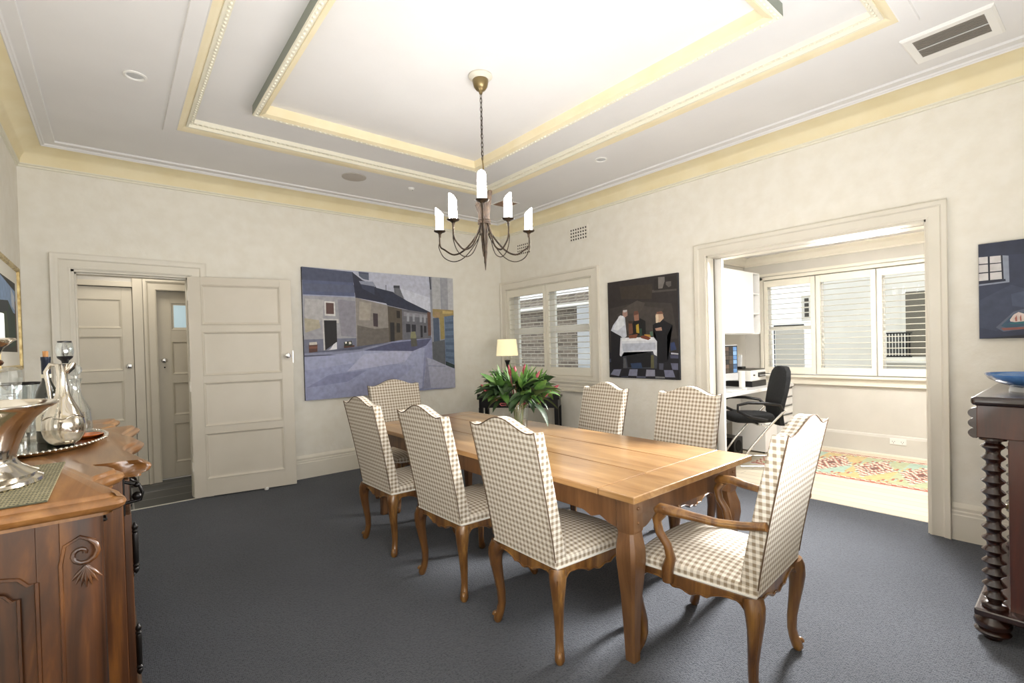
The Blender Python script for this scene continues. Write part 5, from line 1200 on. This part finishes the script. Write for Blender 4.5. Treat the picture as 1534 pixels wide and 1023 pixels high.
def decanter(name, label, x, y, s, square=True, stop='facet'):
    t = thing(name, label, 'decanter', (x, y, TZ+.0048), group=None)
    b = MB()
    if square: b.box(-.042*s, .042*s, -.042*s, .042*s, 0, .17*s); b.lathe([(.04*s, .17*s), (.022*s, .19*s), (.018*s, .21*s), (.026*s, .222*s), (.001, .222*s)], 16); obj('decanter_body', b, M['crystal'], t, bevel=.008)
    else: b.lathe([(.001, 0), (.045*s, 0), (.05*s, .03*s), (.045*s, .10*s), (.02*s, .16*s), (.015*s, .20*s), (.024*s, .222*s), (.001, .222*s)], 20); obj('decanter_body', b, M['crystal'], t, smooth=40)
    b = MB()
    if stop == 'facet': b.lathe([(.010*s, .222*s), (.013*s, .235*s), (.030*s, .255*s), (.034*s, .28*s), (.030*s, .305*s), (.014*s, .318*s), (.001, .318*s)], 8)
    else: b.lathe([(.010*s, .222*s), (.010*s, .235*s)], 10); b.ball((0, 0, .256*s), .024*s, 10, 8)
    obj('glass_stopper', b, M['crystal'], t); return t
decanter('crystal_decanter', 'square crystal decanter with faceted stopper beside the candle holder', -4.595, -2.865, 1.03)
decanter('crystal_decanter', 'round crystal decanter with ball stopper just behind the claret jug', -4.438, -2.47, 1.17, False, 'ball')
t = thing('ice_bucket', 'dark-rimmed glass ice bucket between decanter and wine bottle', 'ice bucket', (-4.625, -2.40, TZ+.0201))
b = MB(); b.lathe([(.001, 0), (.062, 0), (.072, .23), (.069, .23), (.059, .008), (.001, .006)], 24); obj('bucket_glass', b, M['crystal'], t, smooth=50)
b = MB(); b.tube([(.072*math.cos(2*PI*i/32), .072*math.sin(2*PI*i/32), .232) for i in range(33)], .005, 8); obj('bucket_rim', b, M['blackmetal'], t, smooth=60)
t = thing('candle_holder', 'ornate silver candle holder at the left edge of the sideboard', 'candle holder', (-4.612, -3.105, TZ))
b = MB(); b.lathe([(.001, 0), (.060, 0), (.064, .010), (.050, .022), (.022, .035), (.018, .06), (.030, .09), (.036, .13), (.030, .17), (.018, .20), (.016, .24), (.020, .30), (.017, .345)], 28); obj('holder_base', b, M['silver'], t, smooth=50)
b = MB(); b.lathe([(.018, .335), (.030, .343), (.034, .350), (.030, .358), (.018, .364)], 24); obj('holder_collar', b, plain('copper_band', '#6b4630', .25, .9), t, smooth=50)
b = MB(); b.lathe([(.018, .360), (.024, .375), (.036, .400), (.056, .420), (.066, .426), (.064, .432), (.040, .428), (.001, .424)], 28); obj('candle_cup', b, M['silver'], t, smooth=50)
b = MB(); b.lathe([(.038, 0), (.038, .082), (.034, .085), (.001, .082)], 24); o = obj('pillar_candle', b, M['wax'], loc=(-4.612, -3.105, TZ+.431), smooth=50); tag(o, 'white pillar candle standing in the silver holder', 'candle')
b = MB(); b.tube([(0, 0, .080), (.001, 0, .092)], .001, 5); obj('wick', b, M['black'], o)
# amber glass dish on the tray
b = MB(); b.lathe([(.001, 0), (.040, 0), (.060, .012), (.058, .014), (.038, .004), (.001, .004)], 24); o = obj('amber_dish', b, plain('amber_glass', '#a4531c', .1, coat=.5), loc=(-4.40, -2.56, TZ+.0052), smooth=50); tag(o, 'small amber coloured dish on the silver tray beside the jug', 'dish')

# ------------------------------------------------------------------ mahogany cabinet at the right edge
t = thing('mahogany_cabinet', 'dark mahogany cabinet with spiral turned column and bun feet at the right edge', 'cabinet', (-1.33, -5.07, 0))
def P4(x0, x1, y0, y1, z0, z1): return MB().box(x0, x1, y0, y1, z0, z1)
b = P4(-.03, 1.06, -.585, .012, 1.045, 1.085); obj('top', b, M['mahogdark'], t, bevel=.016, seg=4)
b = P4(.045, 1.0, -.57, -.10, .135, 1.045); obj('carcass', b, M['mahog'], t, bevel=.002)
b = P4(.005, 1.02, -.57, -.004, .90, 1.045); obj('frieze', b, M['mahog'], t, bevel=.003)
b = MB(); sc_ = [(0, 1.035)]
for k in range(31):
    s = k/30; sc_.append((.012+.018*abs(math.sin(PI*3*s))**.7, 1.03-.135*s))
sc_ += [(0, .895)]; b.prism(sc_, lambda u, v, w_: (w_, -.004+u, v), .012, .060); obj('fretwork_bracket', b, M['mahogdark'], t)
b = P4(-.022, 1.03, -.575, .010, .105, .138); obj('base_moulding', b, M['mahogdark'], t, bevel=.008)
for x in (.045, .98):
    b = MB(); pr_ = [(.001, .138), (.044, .138), (.046, .150), (.040, .160)]
    n_ = 14
    for k in range(n_):
        z = .165+k*.0515; pr_ += [(.024, z), (.026, z+.010), (.038, z+.021), (.0415, z+.026), (.038, z+.031), (.026, z+.042)]
    pr_ += [(.028, .885), (.046, .890), (.046, .90), (.001, .90)]
    b.lathe(pr_, 20, (x-.005, -.052, 0)); obj('turned_column', b, M['mahogdark'], t, smooth=50)
for x in (.045, .98):
    for y in (-.045, -.52):
        b = MB(); b.lathe([(.001, 0), (.030, 0), (.034, .010), (.058, .026), (.062, .034), (.054, .042), (.046, .046), (.060, .056), (.064, .070), (.060, .086), (.046, .098), (.046, .106), (.001, .106)], 24, (x-.01, y, 0)); obj('bun_foot', b, M['mahogdark'], t, smooth=50)
b = P4(.2, .84, -.099, -.085, .20, .86); dd_ = obj('door', b, M['mahog'], t, bevel=.004); b = MB(); b.ball((.24, -.078, .55), .012, 10, 6); obj('door_knob', b, M['brass'], dd_, smooth=60)
t = thing('blue_bowl', 'wide shallow blue glazed bowl on the mahogany cabinet', 'bowl', (-.955, -5.268, 1.0852))
b = MB(); b.lathe([(.001, .020), (.100, .020), (.150, .034), (.190, .056), (.205, .076), (.207, .082), (.203, .082), (.185, .062), (.145, .044), (.10, .032), (.001, .030)], 48); obj('bowl_body', b, M['bluebowl'], t, smooth=60)
b = MB(); b.lathe([(.122, 0), (.118, .022), (.112, .024), (.116, .0)], 40); obj('foot_ring', b, M['silverp'], t, smooth=40)
